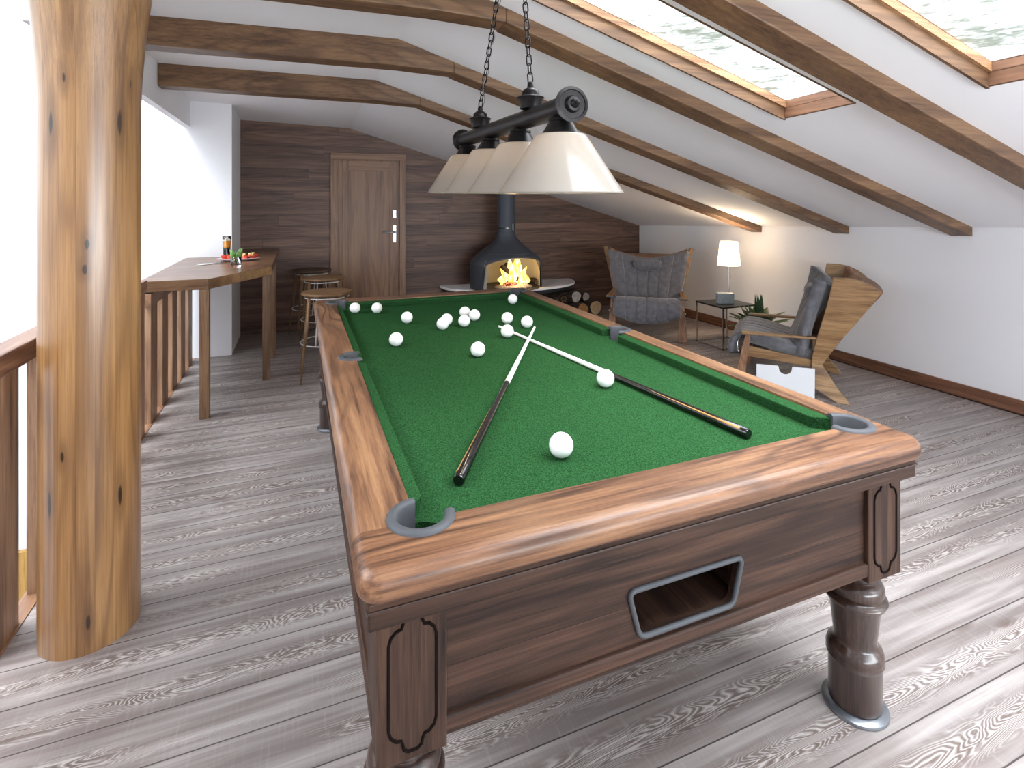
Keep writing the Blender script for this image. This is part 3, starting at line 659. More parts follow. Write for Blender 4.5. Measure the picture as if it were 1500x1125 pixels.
# apron below the rail
bm = B(); box(bm, TX0+.02, TX1-.02, TY0+.022, TY0+.05, .718, ZB+.002); obj('end_apron', bm, BODYX, PT, bevel=.004); bm = B(); box(bm, TX0+.02, TX1-.02, TY1-.05, TY1-.022, .718, ZB+.002); obj('end_apron', bm, BODYX, PT, bevel=.004)
bm = B(); box(bm, TX0+.02, TX0+.048, TY0+.05, TY1-.05, .718, ZB+.002); obj('side_apron', bm, BODYY, PT, bevel=.004); bm = B(); box(bm, TX1-.048, TX1-.02, TY0+.05, TY1-.05, .718, ZB+.002); obj('side_apron', bm, BODYY, PT, bevel=.004)
bm = B(); box(bm, TX0+.017, TX1-.017, TY0+.019, TY0+.03, .753, .757); obj('apron_bead', bm, LEGW, PT)
# body panels
YF = 1.045
op = [(.700, .612), (1.035, .612), (1.005, .500), (.730, .500)]
def rounded(poly, r, n=5):
    out = []
    m_ = len(poly)
    for i in range(m_):
        p, a, b = Vector(poly[i]), Vector(poly[i-1]), Vector(poly[(i+1) % m_])
        u, v = (a-p).normalized()*r, (b-p).normalized()*r
        for k in range(n+1):
            s = k/n; out.append(p+u*(1-s)**2+v*s**2)
    return out
bm = B(); box(bm, .16, 1.60, YF, YF+.02, .478, .725); pn = obj('end_panel', bm, BODYX, PT)
cb = B(); hole = rounded(op, .02)
prism(cb, [(p.x, p.y) for p in hole], -1.2, -.9, Matrix.Rotation(PI/2, 4, 'X'))
bake_cut(pn, [cb])
bm = B(); tube(bm, [(p.x, YF-.003, p.y) for p in hole], .0065, 8, closed=True, flat=1); o = obj('ball_return_frame', bm, PLASTIC, PT, smooth=True)
bm = B(); box(bm, .68, 1.06, YF+.02, YF+.30, .488, .495); obj('ball_return_tray', bm, BODYY, PT)
bm = B(); box(bm, .68, .69, YF+.02, YF+.30, .495, .66); box(bm, 1.05, 1.06, YF+.02, YF+.30, .495, .66); box(bm, .69, 1.05, YF+.29, YF+.30, .495, .66); box(bm, .68, 1.06, YF+.02, YF+.30, .66, .67); obj('ball_return_box', bm, BODYX, PT)
bm = B(); box(bm, .16, 1.60, 3.835, 3.855, .478, .725); obj('end_panel', bm, BODYX, PT)
bm = B(); box(bm, .145, .165, 1.10, 3.80, .478, .725); obj('side_panel', bm, BODYY, PT); bm = B(); box(bm, 1.59, 1.61, 1.10, 3.80, .478, .725); obj('side_panel', bm, BODYY, PT)
bm = B(); box(bm, .155, 1.60, YF-.012, YF+.03, .45, .487); obj('lower_rail', bm, BODYX, PT, bevel=.005, bseg=3)
bm = B(); box(bm, .155, 1.60, 3.82, 3.862, .45, .487); obj('lower_rail', bm, BODYX, PT, bevel=.005)
bm = B(); box(bm, .135, .17, 1.10, 3.80, .45, .487); obj('side_lower_rail', bm, BODYY, PT, bevel=.005); bm = B(); box(bm, 1.585, 1.62, 1.10, 3.80, .45, .487); obj('side_lower_rail', bm, BODYY, PT, bevel=.005)
bm = B(); box(bm, .17, 1.585, 1.06, 3.82, .452, .46); obj('underside', bm, BODYY, PT)
# corner columns with carved cartouche, and turned legs
def ogee(x0, x1, z0, z1, y):
    """cartouche outline: bulging corners between short necks"""
    w, h = x1-x0, z1-z0; a = .022; c = .018; pts = []
    def arc(cx, cz, r, a0, a1, n=6): return [(cx+r*math.cos(a0+(a1-a0)*k/n), y, cz+r*math.sin(a0+(a1-a0)*k/n)) for k in range(n+1)]
    q = []
    for sx, sz, X, Zc in ((1, 1, x1, z1), (-1, 1, x0, z1), (-1, -1, x0, z0), (1, -1, x1, z0)):
        P = [(X, Zc-sz*.05), (X-sx*.004, Zc-sz*.036), (X-sx*.014, Zc-sz*.026), (X-sx*.024, Zc-sz*.024), (X-sx*.027, Zc-sz*.016), (X-sx*.029, Zc-sz*.006), (X-sx*.037, Zc)]
        if sx*sz < 0: P = P[::-1]
        q += [(p[0], y, p[1]) for p in P]
    return q
for (lx, ly, sy) in ((.205, 1.10, -1), (1.548, 1.10, -1), (.205, 3.80, 1), (1.548, 3.80, 1)):
    bm = B(); box(bm, lx-.068, lx+.068, ly-.07, ly+.07, .432, .722); col = obj('corner_column', bm, BODYZ, PT, bevel=.004)
    bm = B(); yy = ly+sy*.0705; tube(bm, ogee(lx-.046, lx+.046, .452, .712, yy), .0032, 6, closed=True); gr = obj('carved_outline', bm, GROOVE, col, smooth=True, world=False)
    gr.data.transform(PT.matrix_basis.inverted())
    prof = [(.062, .4325), (.066, .425), (.064, .408), (.056, .400), (.054, .392), (.058, .388), (.066, .384), (.074, .372), (.076, .355), (.071, .345), (.080, .340), (.084, .332), (.080, .322), (.070, .317),
            (.066, .30), (.062, .26), (.058, .225), (.056, .205), (.060, .195), (.071, .183), (.076, .168), (.074, .158), (.076, .152), (.074, .146), (.070, .14), (.069, .02), (.064, .016)]
    bm = B(); lathe(bm, prof, (lx, ly+.02 if sy < 0 else ly-.02, 0), 48); leg = obj('leg', bm, LEGW, PT, auto=.6)
    bm = B(); lathe(bm, [(.084, 0), (.087, .004), (.086, .010), (.080, .014), (.062, .017)], (lx, ly+.02 if sy < 0 else ly-.02, 0), 48); ft = obj('foot_plate', bm, SILVER, leg, auto=.8, world=False)
    ft.data.transform(PT.matrix_basis.inverted())

# balls
R_ = .0343
balls = [((0.685, 1.351), 'largest looking white ball, nearest the camera, alone on the near cloth'),
 ((1.104, 1.801), 'white ball touching the black butted cue on the right side'),
 ((0.342, 3.592), 'leftmost white ball, at the far left corner pocket'),
 ((0.473, 3.54), 'second white ball from the left pocket, near the far cushion'),
 ((0.598, 3.181), 'white ball third from the left, alone in front of the far cushion'),
 ((0.453, 2.695), 'white ball alone on the left of the cloth, nearest the left middle pocket'),
 ((0.754, 2.946), 'white ball in front of another, left of the three ball cluster'),
 ((0.802, 3.041), 'white ball tucked behind its partner, left of the three ball cluster'),
 ((0.961, 3.207), 'back white ball of the cluster of three'),
 ((0.988, 3.098), 'right white ball of the cluster of three'),
 ((0.886, 2.969), 'front white ball of the cluster of three'),
 ((1.141, 2.946), 'white ball just behind the one beside the long cue tip'),
 ((1.209, 2.812), 'rightmost white ball of the far group, right of the cue tips'),
 ((1.026, 2.649), 'white ball standing against the tip of the right hand cue'),
 ((1.401, 3.512), 'white ball in the mouth of the far right corner pocket'),
 ((0.774, 2.374), 'white ball alone in the middle of the cloth, left of crossed cues')]
b0 = None
for (x, y), lab in balls:
    if b0 is None:
        bm = B(); ball(bm, (0, 0, 0), R_, 32, 20); b0 = obj('billiard_ball', bm, BALLM, smooth=True); o = b0
    else: o = b0.copy(); COL.objects.link(o)
    o.location = (x, y, ZC+R_); tag(o, lab, 'ball', 'white balls on the green cloth')

# cues
def cue(lab, p, q, joint, rb=.0155):
    """p butt end, q tip (x,y,z)"""
    p, q = Vector(p), Vector(q); t = thing('cue_stick', lab, 'cue', tuple(p), 0, 'cues lying crossed on the table')
    L = lambda s: p+(q-p)*s
    rad = lambda s: rb+(.006-rb)*s**.85
    bm = B(); tube(bm, [L(s) for s in (0, .003, .1, .25, joint)], [rb*.85, rb, rad(.1), rad(.25), rad(joint)], 20); obj('butt', bm, BLACKL, t, auto=.8)
    bm = B(); tube(bm, [L(s) for s in (joint, .7, .99)], [rad(joint), rad(.7), .0062], 16); obj('shaft', bm, CUEW, t, auto=.8)
    bm = B(); tube(bm, [L(.99), L(1.0)], .0062, 12); obj('tip', bm, WHITEM, t, auto=.8)
    # slim amber splice on top of the butt
    dr = (q-p).normalized(); s_ = dr.cross(Vector((0, 0, 1))).normalized(); u = s_.cross(dr); bm = B(); rows = []
    for i in range(9):
        s = .015+(joint*.62-.015)*i/8; r = rad(s)+.0004; w = .26*(1-i/8.6); IA = -.75
        rows.append([L(s)+(s_*math.sin(a)+u*math.cos(a))*r for a in (-.75-w*.5, -.75-w*.15, -.75+w*.15, -.75+w*.5)] if False else [L(s)+(s_*math.sin(a)+u*math.cos(a))*r for a in (-w+IA, -w/2+IA, IA, w/2+IA, w+IA)])
    loft(bm, rows, closed=False, caps=False); o = obj('inlay', bm, CUEI, t, smooth=True); sm = o.modifiers.new('s', 'SOLIDIFY'); sm.thickness = .0006; sm.offset = -1
    bm = B(); tube(bm, [L(joint+.004), L(joint*1.0+.16)], [rad(joint)+.0003, rad(joint+.16)*.2], 10)
    bm.free()
    return t
cue('black and white cue lying towards the camera, butt near the left corner pocket', (.374, 1.306, ZC+.0158), (1.207, 2.702, ZC+.0265), .445)
cue('black and white cue lying across the right side of the cloth', (1.261, 1.244, ZC+.0158), (1.063, 2.873, ZC+.0075), .41)

# ---------------------------------------------------------------- pendant billiard lamp
LX0, LY0, LS = .862, 1.70, .372
t = thing('billiard_lamp', 'dark bronze bar lamp with four opal glass cone shades over the pool table', 'lamp', (.86, 2.26, 1.85))
bz = lambda y: 1.83+(y-1.6)*.012
bm = B(); tube(bm, [(.86, 1.62, bz(1.62)), (.86, 2.90, bz(2.90))], .038, 24); obj('bar', bm, BRONZE, t, auto=.8)
for yy, sg in ((1.62, -1), (2.90, 1)):
    m = T(.86, yy, bz(yy)) @ Matrix.Rotation(PI/2*(1 if sg < 0 else -1), 4, 'X')
    bm = B(); lathe(bm, [(.036, -.02), (.056, -.012), (.061, 0), (.061, .006), (.05, .009), (.048, .006), (.03, .007), (.029, .012), (.024, .022), (.016, .024), (.015, .03), (.011, .036), (.007, .038), (.008, .044), (.004, .049), (.001, .05)], seg=36, m=m); obj('end_cap', bm, BRONZE, t, auto=.8)
for k in range(4):
    y = LY0+LS*k; zr = 1.531+.006*k; zb = bz(y); top = zr+.205
    bm = B(); lathe(bm, [(.012, zb-.03), (.03, zb-.036), (.043, zb-.038), (.046, zb-.046), (.042, zb-.05), (.066, top+.004), (.070, top-.002), (.04, top-.001)] if zb-.05 > top else [(.02, zb-.03), (.05, zb-.04), (.07, top)], (.86, y, 0), 36); obj('shade_cap', bm, BRONZE, t, auto=.8)
    bm = B(); r1 = .216
    out = [(.045, top), (.086, top), (.092, top-.006), (r1, zr+.005), (r1+.003, zr)]
    lathe(bm, out+[(r-.005, z+.001) for r, z in out[::-1]], (.86, y, 0), 56, caps=False); obj('glass_shade', bm, OPAL, t, smooth=True)
    bm = B(); ball(bm, (.86, y, top-.055), .028, 16, 10, (1, 1, 1.3)); lathe(bm, [(.014, -.025), (.014, .03)], (.86, y, top-.01), 12); bl = obj('bulb', bm, BULB, t, smooth=True)
    pl = bpy.data.lights.new('bulb_light', 'POINT'); pl.energy = 2.2; pl.color = (1, .8, .58); pl.shadow_soft_size = .03
    lo = bpy.data.objects.new('bulb_light', pl); COL.objects.link(lo); lo.parent = t; lo.location = (0, y-2.26, top-.09-1.85)
def link(bm, c, d, up, L_=.045, w=.022, r=.0028):
    pts = []; d = Vector(d).normalized(); s = Vector(up)
    for i in range(16):
        a = 2*PI*i/16; x = math.cos(a)*w/2; y_ = math.sin(a)*w/2+(L_-w)/2*(1 if math.sin(a) > 0 else -1)
        pts.append(Vector(c)+d*y_+s*x)
    tube(bm, pts, r, 6, closed=True)
for (yb_, top) in ((1.965, (.845, 2.01)), (2.60, (.80, 2.13))):
    zb = bz(yb_)
    bm = B(); lathe(bm, [(.02, zb+.03), (.042, zb+.036), (.05, zb+.074), (.056, zb+.08), (.05, zb+.084), (.036, zb+.088), (.034, zb+.104), (.024, zb+.114), (.013, zb+.12), (.012, zb+.138), (.004, zb+.145)], (.86, yb_, 0), 36); obj('finial', bm, BRONZE, t, auto=.8)
    a = Vector((.86, yb_, zb+.14)); e = Vector((top[0], top[1], zc(top[0], top[1])-.02)); dr = (e-a); n = int(dr.length/.036); dr.normalize()
    s1 = dr.cross(Vector((0, 1, 0))).normalized(); s2 = dr.cross(s1).normalized(); bm = B()
    for i in range(n): link(bm, a+dr*(.02+i*.036), dr, ((s1 if i % 2 else s2)*.8+(s2 if i % 2 else -s1)*.6))
    obj('chain', bm, BRONZE, t, smooth=True)
    bm = B(); lathe(bm, [(.05, -.03), (.055, -.01), (.05, .03)], tuple(e), 24); obj('ceiling_rose', bm, BRONZE, t, auto=.8)
bm = B(); a = Vector((.866, 2.60, bz(2.6)+.13)); e = Vector((.803, 2.133, zc(.80, 2.13)-.02))
tube(bm, [a+(e-a)*s+Vector((.012*math.sin(s*25), .01*math.cos(s*19), 0)) for s in [i/30 for i in range(31)]], .0022, 6); obj('power_cord', bm, STEEL, t, smooth=True)

# ---------------------------------------------------------------- fireplace
fc = (2.44, 6.34); HZ = .43
bm = B(); pts = [(2.62+.93*math.cos(a), 6.775+(-.69)*abs(math.sin(a))**.8) for a in [PI*i/40 for i in range(41)]]
t = thing('hearth_shelf', 'white half round stone shelf under the fireplace on the board wall', 'shelf', (2.6, 6.6, HZ-.06))
prism(bm, pts, HZ-.03, HZ); obj('stone_top', bm, STONE, t, bevel=.008, bseg=3)
bm = B(); prism(bm, [(2.62+(p[0]-2.62)*.97, 6.775+(p[1]-6.775)*.96) for p in pts], HZ-.075, HZ-.03); obj('dark_base', bm, HEARTHD, t)
t = thing('fireplace', 'dark grey hanging stove with round flue and arched fire opening', 'fireplace', (fc[0], fc[1], HZ))
def stove_r(z):
    P = [(0, .455), (.30, .455), (.33, .45), (.38, .415), (.46, .32), (.52, .235), (.56, .18), (.60, .145), (.65, .122), (.72, .112)]
    for (z0, r0), (z1, r1) in zip(P[:-1], P[1:]):
        if z <= z1: return r0+(r1-r0)*(z-z0)/(z1-z0)
    return .112
zs = [0, .05, .10, .15, .20, .25, .28, .30, .315, .33, .345, .36, .38, .40, .43, .46, .49, .52, .54, .56, .58, .60, .625, .65, .68, .72]
A0, A1 = math.radians(-54), math.radians(62)     # opening, angle from -Y towards +X
na = 96
def arch(phi):                                      # height of the opening at an angle
    u = (phi-(A0+A1)/2)/((A1-A0)/2); return .275+.125*math.sqrt(max(0, 1-u*u*.97)) if abs(u) <= 1 else -1
bm = B(); grid = []
phis = sorted(set([A0+(A1-A0)*i/36 for i in range(37)]+[A1+(2*PI-(A1-A0))*i/50 for i in range(1, 50)]))
def sp(phi, z, k=1.0): r = stove_r(z)*k; return Vector((fc[0]+r*math.sin(phi), fc[1]-r*math.cos(phi)*.93, HZ+z))
cols_ = []
for ph in phis:
    inside = A0-1e-6 <= ph <= A1+1e-6; a = arch(ph) if inside else 0
    cols_.append([bm.verts.new(sp(ph, (a+(.72-a)*((z)/.72)) if inside else z)) for z in zs])
n = len(cols_)
# rows above the arch keep their shape; the opening itself is simply not there
for i in range(n):
    a, b = cols_[i], cols_[(i+1) % n]
    for k in range(len(zs)-1):
        try: bm.faces.new((a[k], b[k], b[k+1], a[k+1]))
        except ValueError: pass
bmesh.ops.remove_doubles(bm, verts=bm.verts, dist=1e-4)
# drop the faces that would close the opening at its jambs
dele = []
for f in bm.faces:
    c = f.calc_center_median(); ph = math.atan2(c.x-fc[0], -(c.y-fc[1])/.93)
    if A0 < ph < A1 and c.z-HZ < .26: dele.append(f)
bmesh.ops.delete(bm, geom=dele, context='FACES')
o = obj('stove_body', bm, STOVE, t, auto=.8); sm = o.modifiers.new('s', 'SOLIDIFY'); sm.thickness = .012
bm = B(); lathe(bm, [(.112, HZ+.71), (.112, zR(fc[0], fc[1])+.04)], (fc[0], fc[1], 0), 40, sy=.95); fl = obj('flue', bm, STOVE, t, auto=.8)
bm = B(); lathe(bm, [(.1135, HZ+.74), (.1135, HZ+.752)], (fc[0], fc[1], 0), 40, sy=.95); obj('flue_seam', bm, BLACKL, fl, auto=.8, world=False).data.transform(t.matrix_basis.inverted())
bm = B(); box(bm, fc[0]+.045, fc[0]+.053, fc[1]-.115, fc[1]-.098, HZ+.72, HZ+.80); obj('damper_handle', bm, STEEL, t)
bm = B()                                            # pale lining behind the fire
rows = []
for i in range(33):
    ph = A1-.02+(2*PI-(A1-A0)+.04)*i/32; rows.append([sp(ph, z, .945) for z in (0.003, .15, .30, .34, .40, .44)])
loft(bm, rows, closed=False, caps=False); obj('lining', bm, STOVEIN, t, smooth=True)
bm = B(); lathe(bm, [(.001, .44), (.34, .44)], (fc[0], fc[1], HZ), 36, caps=False); obj('lining_top', bm, STOVEIN, t)
bm = B(); lathe(bm, [(.43, .001), (.43, .008), (.001, .008)], (fc[0], fc[1], HZ), 40, sy=.93); obj('stove_floor', bm, HEARTHD, t)
# fire: gravel bed, burning logs, flames
bm = B(); random.seed(11); lathe(bm, [(.25, 0), (.24, .018), (.17, .04), (.08, .055), (.001, .06)], (2.50, 6.24, HZ+.008), 30, sy=.75); tag(obj('gravel_bed', bm, GRAVEL, smooth=True), 'grey gravel bed under the burning logs in the stove', 'gravel', kind='stuff')
bm = B(); lathe(bm, [(.10, 0), (.085, .03), (.04, .05), (.001, .056)], (2.44, 6.20, HZ+.045), 20, sy=.8); tag(obj('embers', bm, EMBER, smooth=True), 'glowing red embers under the flames in the stove', 'embers', kind='stuff')
for lab, p, q, r in (('burning log leaning from left to right inside the stove', (2.36, 6.28, HZ+.27), (2.58, 6.20, HZ+.08), .028),
                     ('burning log standing upright at the left of the flames', (2.44, 6.32, HZ+.30), (2.36, 6.24, HZ+.09), .025),
                     ('dark unburnt log lying at the right side of the fire', (2.68, 6.36, HZ+.065), (2.82, 6.30, HZ+.062), .045)):
    bm = B(); p, q = Vector(p), Vector(q); tube(bm, [p+(q-p)*s+Vector((0, random.uniform(-.004, .004), random.uniform(-.004, .004))) for s in (0, .02, .3, .6, .98, 1)], [r*.8, r, r*1.05, r*.95, r, r*.8], 10); tag(obj('burning_log', bm, CHAR, auto=.9), lab, 'log', 'logs in the stove')
ft = thing('fire', 'bright yellow flames burning in the open stove', 'fire', (2.48, 6.24, HZ+.06))
random.seed(21)
for (dx, dy, h, w) in ((-.10, 0, .22, .045), (-.05, .03, .30, .05), (.0, -.02, .36, .055), (.04, .03, .40, .06), (.075, -.01, .33, .05), (.13, .02, .30, .045), (.17, -.01, .24, .045), (-.13, .02, .15, .04), (.20, .01, .17, .035), (.10, -.05, .20, .05), (-.02, -.06, .18, .05)):
    bm = B(); rings = []; sw = random.uniform(-.05, .05); ph0 = random.uniform(0, 6)
    for i in range(13):
        u = i/12; rr = w*(math.sin(PI*min(1, .22+u*.78))**.9)*(1-.25*u)+.0008; c = Vector((2.48+dx+sw*u*u+.018*math.sin(ph0+u*7), 6.24+dy, HZ+.05+h*u*.92))
        rings.append([c+Vector((rr*math.cos(2*PI*k/10)*(1+.25*math.sin(k*2+u*9)), rr*.6*math.sin(2*PI*k/10), 0)) for k in range(10)])
    loft(bm, rings); obj('flame', bm, FLAME, ft, smooth=True)
fl_ = bpy.data.lights.new('fire_light', 'POINT'); fl_.energy = 4.5; fl_.color = (1, .62, .28); fl_.shadow_soft_size = .1
fo = bpy.data.objects.new('fire_light', fl_); COL.objects.link(fo); fo.location = (2.50, 6.10, HZ+.2)

# firewood
def logp(lab, x, y, z, r, L_, me_, rz=.12):
    t = thing('firewood_log', lab, 'log', (x, y, z), rz, 'firewood on the floor'); ph = random.uniform(0, 6)
    ring = lambda k, yy: [Vector((k*r*(1+.05*math.sin(3*a+ph)+.03*math.sin(5*a))*math.cos(a), yy, k*r*(1+.05*math.sin(3*a+ph))*math.sin(a))) for a in [2*PI*i/24 for i in range(24)]]
    bm = B(); loft(bm, [ring(1, 0), ring(1.03, L_*.3), ring(.98, L_*.7), ring(1, L_)]); obj('bark', bm, BARK, t, world=False, auto=.8)
    bm = B(); loft(bm, [ring(.9, -.003), ring(.9, .002)]); obj('cut_face', bm, me_, t, world=False)
    bm = B()
    for k in (.3, .55): tube(bm, [p+Vector((0, -.0035, 0)) for p in ring(.9*k, 0)], .0012, 4, closed=True)
    obj('growth_ring', bm, LOGEND2, t, world=False)
logp('big pale cut log at the right end of the firewood heap', 3.665, 6.22, .104, .10, .38, LOGEND)
logp('tan cut log beside the big pale one in the firewood heap', 3.462, 6.20, .096, .09, .38, LOGEND2, .12)
logp('dark log lying at the left in the firewood heap', 3.27, 6.22, .080, .074, .4, BARK, .12)
logp('grey white cut log on top of the firewood heap', 3.385, 6.24, .262, .076, .36, LOGEND3, .12)
logp('black barked log on the top left of the firewood heap', 3.215, 6.27, .238, .08, .36, CHAR, .12)
logp('pale grey log lying behind the two cut logs of the heap', 3.562, 6.30, .242, .058, .34, LOGEND3, .12)

# ---------------------------------------------------------------- armchairs (local: +y forward, x right, origin between the rear feet)
def armchair(loc, rz, label):
    t = thing('lounge_chair', label, 'armchair', loc, rz, 'winged lounge chairs')
    hw = lambda z: .325+max(0, z-.3)*.25+max(0, .26-z)*.22
    rows_ = [(0, .04, -.04), (.045, .12, -.012), (.09, .20, .03), (.12, .203, .05), (.20, .205, .10), (.255, .205, .135), (.29, .205, .115), (.31, .204, .105), (.47, .172, .012), (.65, .128, -.10), (.80, .095, -.19), (.855, .085, -.228), (.90, .078, -.175), (.935, .072, -.10), (.948, .07, -.03)]
    for sx in (-1, 1):
        bm = B(); secs = []
        for z, yf_, yb_ in rows_:
            h_ = hw(z); secs.append([Vector((sx*h_, yf_, z)), Vector((sx*(h_+.04), yf_, z)), Vector((sx*(h_+.034), yb_, z)), Vector((sx*h_, yb_, z))])
        loft(bm, secs); obj('wing_panel', bm, OAK, t, world=False, bevel=.004)
        bm = B(); beam(bm, (sx*.375, .73, 0), (sx*.365, .655, .435), .095, .085, (0, 1, 0), .045, .035); obj('front_leg', bm, OAKL, t, world=False, bevel=.004)
        bm = B(); beam(bm, (sx*.40, .70, .452), (sx*(hw(.46)+.01), .14, .462), .075, .018, (0, 0, 1), .04, .018); obj('armrest', bm, OAK, t, world=False, bevel=.005, bseg=3)
        bm = B(); beam(bm, (sx*.375, .706, .449), (sx*.375, .66, .446), .085, .016, (0, 0, 1)); obj('arm_cap', bm, PLASTIC, t, world=False, bevel=.003)
        bm = B(); beam(bm, (sx*.335, .68, .295), (sx*.33, .18, .25), .028, .085, (0, 0, 1), .028, .05); obj('side_rail', bm, OAK, t, world=False, bevel=.004)
        bm = B(); ball(bm, (sx*.40, .725, .30), .010, 10, 8); tube(bm, [(sx*.345, .70, .42), (sx*.37, .735, .36), (sx*.40, .73, .305)], .004, 6); obj('strap_buckle', bm, CHROME, t, smooth=True, world=False)
    # curved wooden back board joining the wings
    bm = B(); rows = []
    for i in range(17):
        u = -1+i/8; yb = -.235-.03*(1-u*u); rows.append([Vector((u*hw(.85), yb+.012, .852)), Vector((u*hw(.85), yb+.14, .935-.11*(1-u*u))), Vector((u*hw(.85), yb+.155, .93-.11*(1-u*u))), Vector((u*hw(.3)*.98, .13-.02*(1-u*u), .30)), Vector((u*hw(.3)*.98, .115-.02*(1-u*u), .30)), Vector((u*hw(.85), yb-.002, .845))])
    loft(bm, rows); obj('back_board', bm, OAKL, t, world=False, auto=.6)
    # channelled back cushion
    bm = B(); NU, NV = 57, 16; g = []
    for j in range(NV+1):
        v = j/NV; row = []
        for i in range(NU):
            u = -1+2*i/(NU-1); z = .31+(.495+.115*abs(u)**1.6)*v+.02*math.sin(PI*v); yc = .25-.145*v+(.085-.14*v)*(1-u**4)
            ch = abs(math.sin((u+1)*3*PI))**.5; yc += .028*ch*(.4+.6*math.sin(PI*min(1, v+.12)))
            row.append(bm.verts.new((u*(hw(z)-.012), yc+.05*abs(u)**3*v, z)))
        g.append(row)
    for a, b in zip(g[:-1], g[1:]):
        for i in range(NU-1): bm.faces.new((a[i], a[i+1], b[i+1], b[i]))
    o = obj('back_cushion', bm, FABRIC, t, smooth=True, world=False); sm = o.modifiers.new('s', 'SOLIDIFY'); sm.thickness = .085; sm.offset = 0
    bm = B()
    for k in range(1, 6):
        u = -1+k/3; tube(bm, [(u*(hw(.31+(.495+.115*abs(u)**1.6)*v)-.012), .25-.145*v+(.085-.14*v)*(1-u**4)+.05*abs(u)**3*v+.056, .31+(.495+.115*abs(u)**1.6)*v+.02*math.sin(PI*v)) for v in [j/10 for j in range(11)]], .005, 6)
    obj('back_seam', bm, PIPING, t, smooth=True, world=False)
    # head pillow
    bm = B(); rings = []
    for i in range(15):
        u = -1+i/7; s = (1-abs(u)**6*.6); rings.append([Vector((u*.165, .205+.05*s*math.cos(a), .765+.065*s*math.sin(a)-.01*(1-u*u))) for a in [2*PI*k/16 for k in range(16)]])
    loft(bm, rings); obj('head_pillow', bm, FABRIC, t, smooth=True, world=False)
    # seat cushion draped over the front
    bm = B(); NU = 57; prof = [(.20, .30), (.26, .31), (.35, .33), (.46, .355), (.56, .38), (.64, .395), (.69, .395), (.73, .365), (.75, .32), (.755, .27), (.75, .23)]
    g = []
    for j, (y, z) in enumerate(prof):
        row = []; v = j/(len(prof)-1)
        for i in range(NU):
            u = -1+2*i/(NU-1); ch = abs(math.sin((u+1)*3*PI))**.5; hang = -.035*(1-u*u)*max(0, v-.7)/.3+.05*abs(u)**2*max(0, v-.7)/.3
            a, b = prof[max(0, j-1)], prof[min(len(prof)-1, j+1)]; nx, nz = -(b[1]-a[1]), b[0]-a[0]; l = math.hypot(nx, nz); nx, nz = nx/l, nz/l
            row.append(bm.verts.new((u*.325, y+nx*-0+abs(0)+(.02*ch)*(-nx if nx < 0 else nx)*(1 if v > .5 else 0), z+hang+.012*ch*max(nz, .0)*(.3+v))))
        g.append(row)
    for a, b in zip(g[:-1], g[1:]):
        for i in range(NU-1): bm.faces.new((a[i], a[i+1], b[i+1], b[i]))
    o = obj('seat_cushion', bm, FABRIC, t, smooth=True, world=False); sm = o.modifiers.new('s', 'SOLIDIFY'); sm.thickness = .095; sm.offset = 0
    bm = B(); beam(bm, (-.33, .69, .31), (.33, .69, .31), .05, .035, (0, 0, 1)); obj('front_rail', bm, OAK, t, world=False, bevel=.004)
    return t
def face(dx, dy): return math.atan2(dy, dx)-PI/2
# right armchair: near rear foot at (3.80, 2.83), facing (-.65,.76)
g2 = Vector((-.65, .76)).normalized(); r2 = Vector((g2.y, -g2.x)); o2 = Vector((3.80, 2.84))-(-r2)*0
c2 = Vector((3.80, 2.84))+r2*.375
ch2 = armchair((c2.x, c2.y, 0), face(*g2), 'oak winged armchair seen from the side, right of the potted plant')
g1 = Vector((-.60, -.80)).normalized(); r1_ = Vector((g1.y, -g1.x))
c1 = Vector((3.80, 4.70))-g1*.73+r1_*.345
dup(ch2, (c1.x, c1.y, 0), face(*g1), 'oak winged armchair seen from the front, left of the glowing lamp')

# ---------------------------------------------------------------- side table, lamp, block, plant, rack
t = thing('side_table', 'low black topped side table with chrome frame between the armchairs', 'side table', (4.2, 4.47, 0))
x0, x1, y0, y1, h = 3.99, 4.42, 4.27, 4.67, .437
bm = B(); box(bm, x0-.003, x1+.003, y0-.003, y1+.003, h-.016, h); obj('table_top', bm, BLACKT, t, bevel=.002)
for x in (x0+.008, x1-.008):
    bm = B(); s = .008
    box(bm, x-s, x+s, y0, y0+2*s, 0, h-.016); box(bm, x-s, x+s, y1-2*s, y1, 0, h-.016); box(bm, x-s, x+s, y0, y1, 0, .016); obj('frame_loop', bm, CHROME, t)
bm = B(); box(bm, x0, x1, y0, y0+.016, 0, .016); box(bm, x0, x1, y1-.016, y1, 0, .016); obj('frame_bar', bm, CHROME, t)
lp = (4.31, 4.53)
t = thing('table_lamp', 'glowing white shaded lamp on a slim stem on the side table', 'lamp', (lp[0], lp[1], h))
bm = B(); lathe(bm, [(.055, 0), (.055, .01), (.01, .016), (.007, .02), (.007, .62)], (lp[0], lp[1], h), 20); obj('stem', bm, CHROME, t, auto=.8)
bm = B(); lathe(bm, [(.118, .385), (.088, .635), (.085, .637)], (lp[0], lp[1], h), 40, caps=False); o = obj('lamp_shade', bm, LSHADE, t, auto=.8); sm = o.modifiers.new('s', 'SOLIDIFY'); sm.thickness = .002
bm = B(); ball(bm, (lp[0], lp[1], h+.50), .03, 14, 10); obj('bulb', bm, BULB, t, smooth=True)
bm = B(); ball(bm, (lp[0], lp[1], h+.645), .008, 10, 8); tube(bm, [(lp[0]-.09, lp[1], h+.632), (lp[0]+.09, lp[1], h+.632)], .002, 5); obj('shade_finial', bm, CHROME, t, smooth=True)
bm = B(); tube(bm, [(lp[0]+.025, lp[1], h+.40), (lp[0]+.025, lp[1], h+.24)], .0015, 5); obj('pull_chain', bm, CHROME, t)
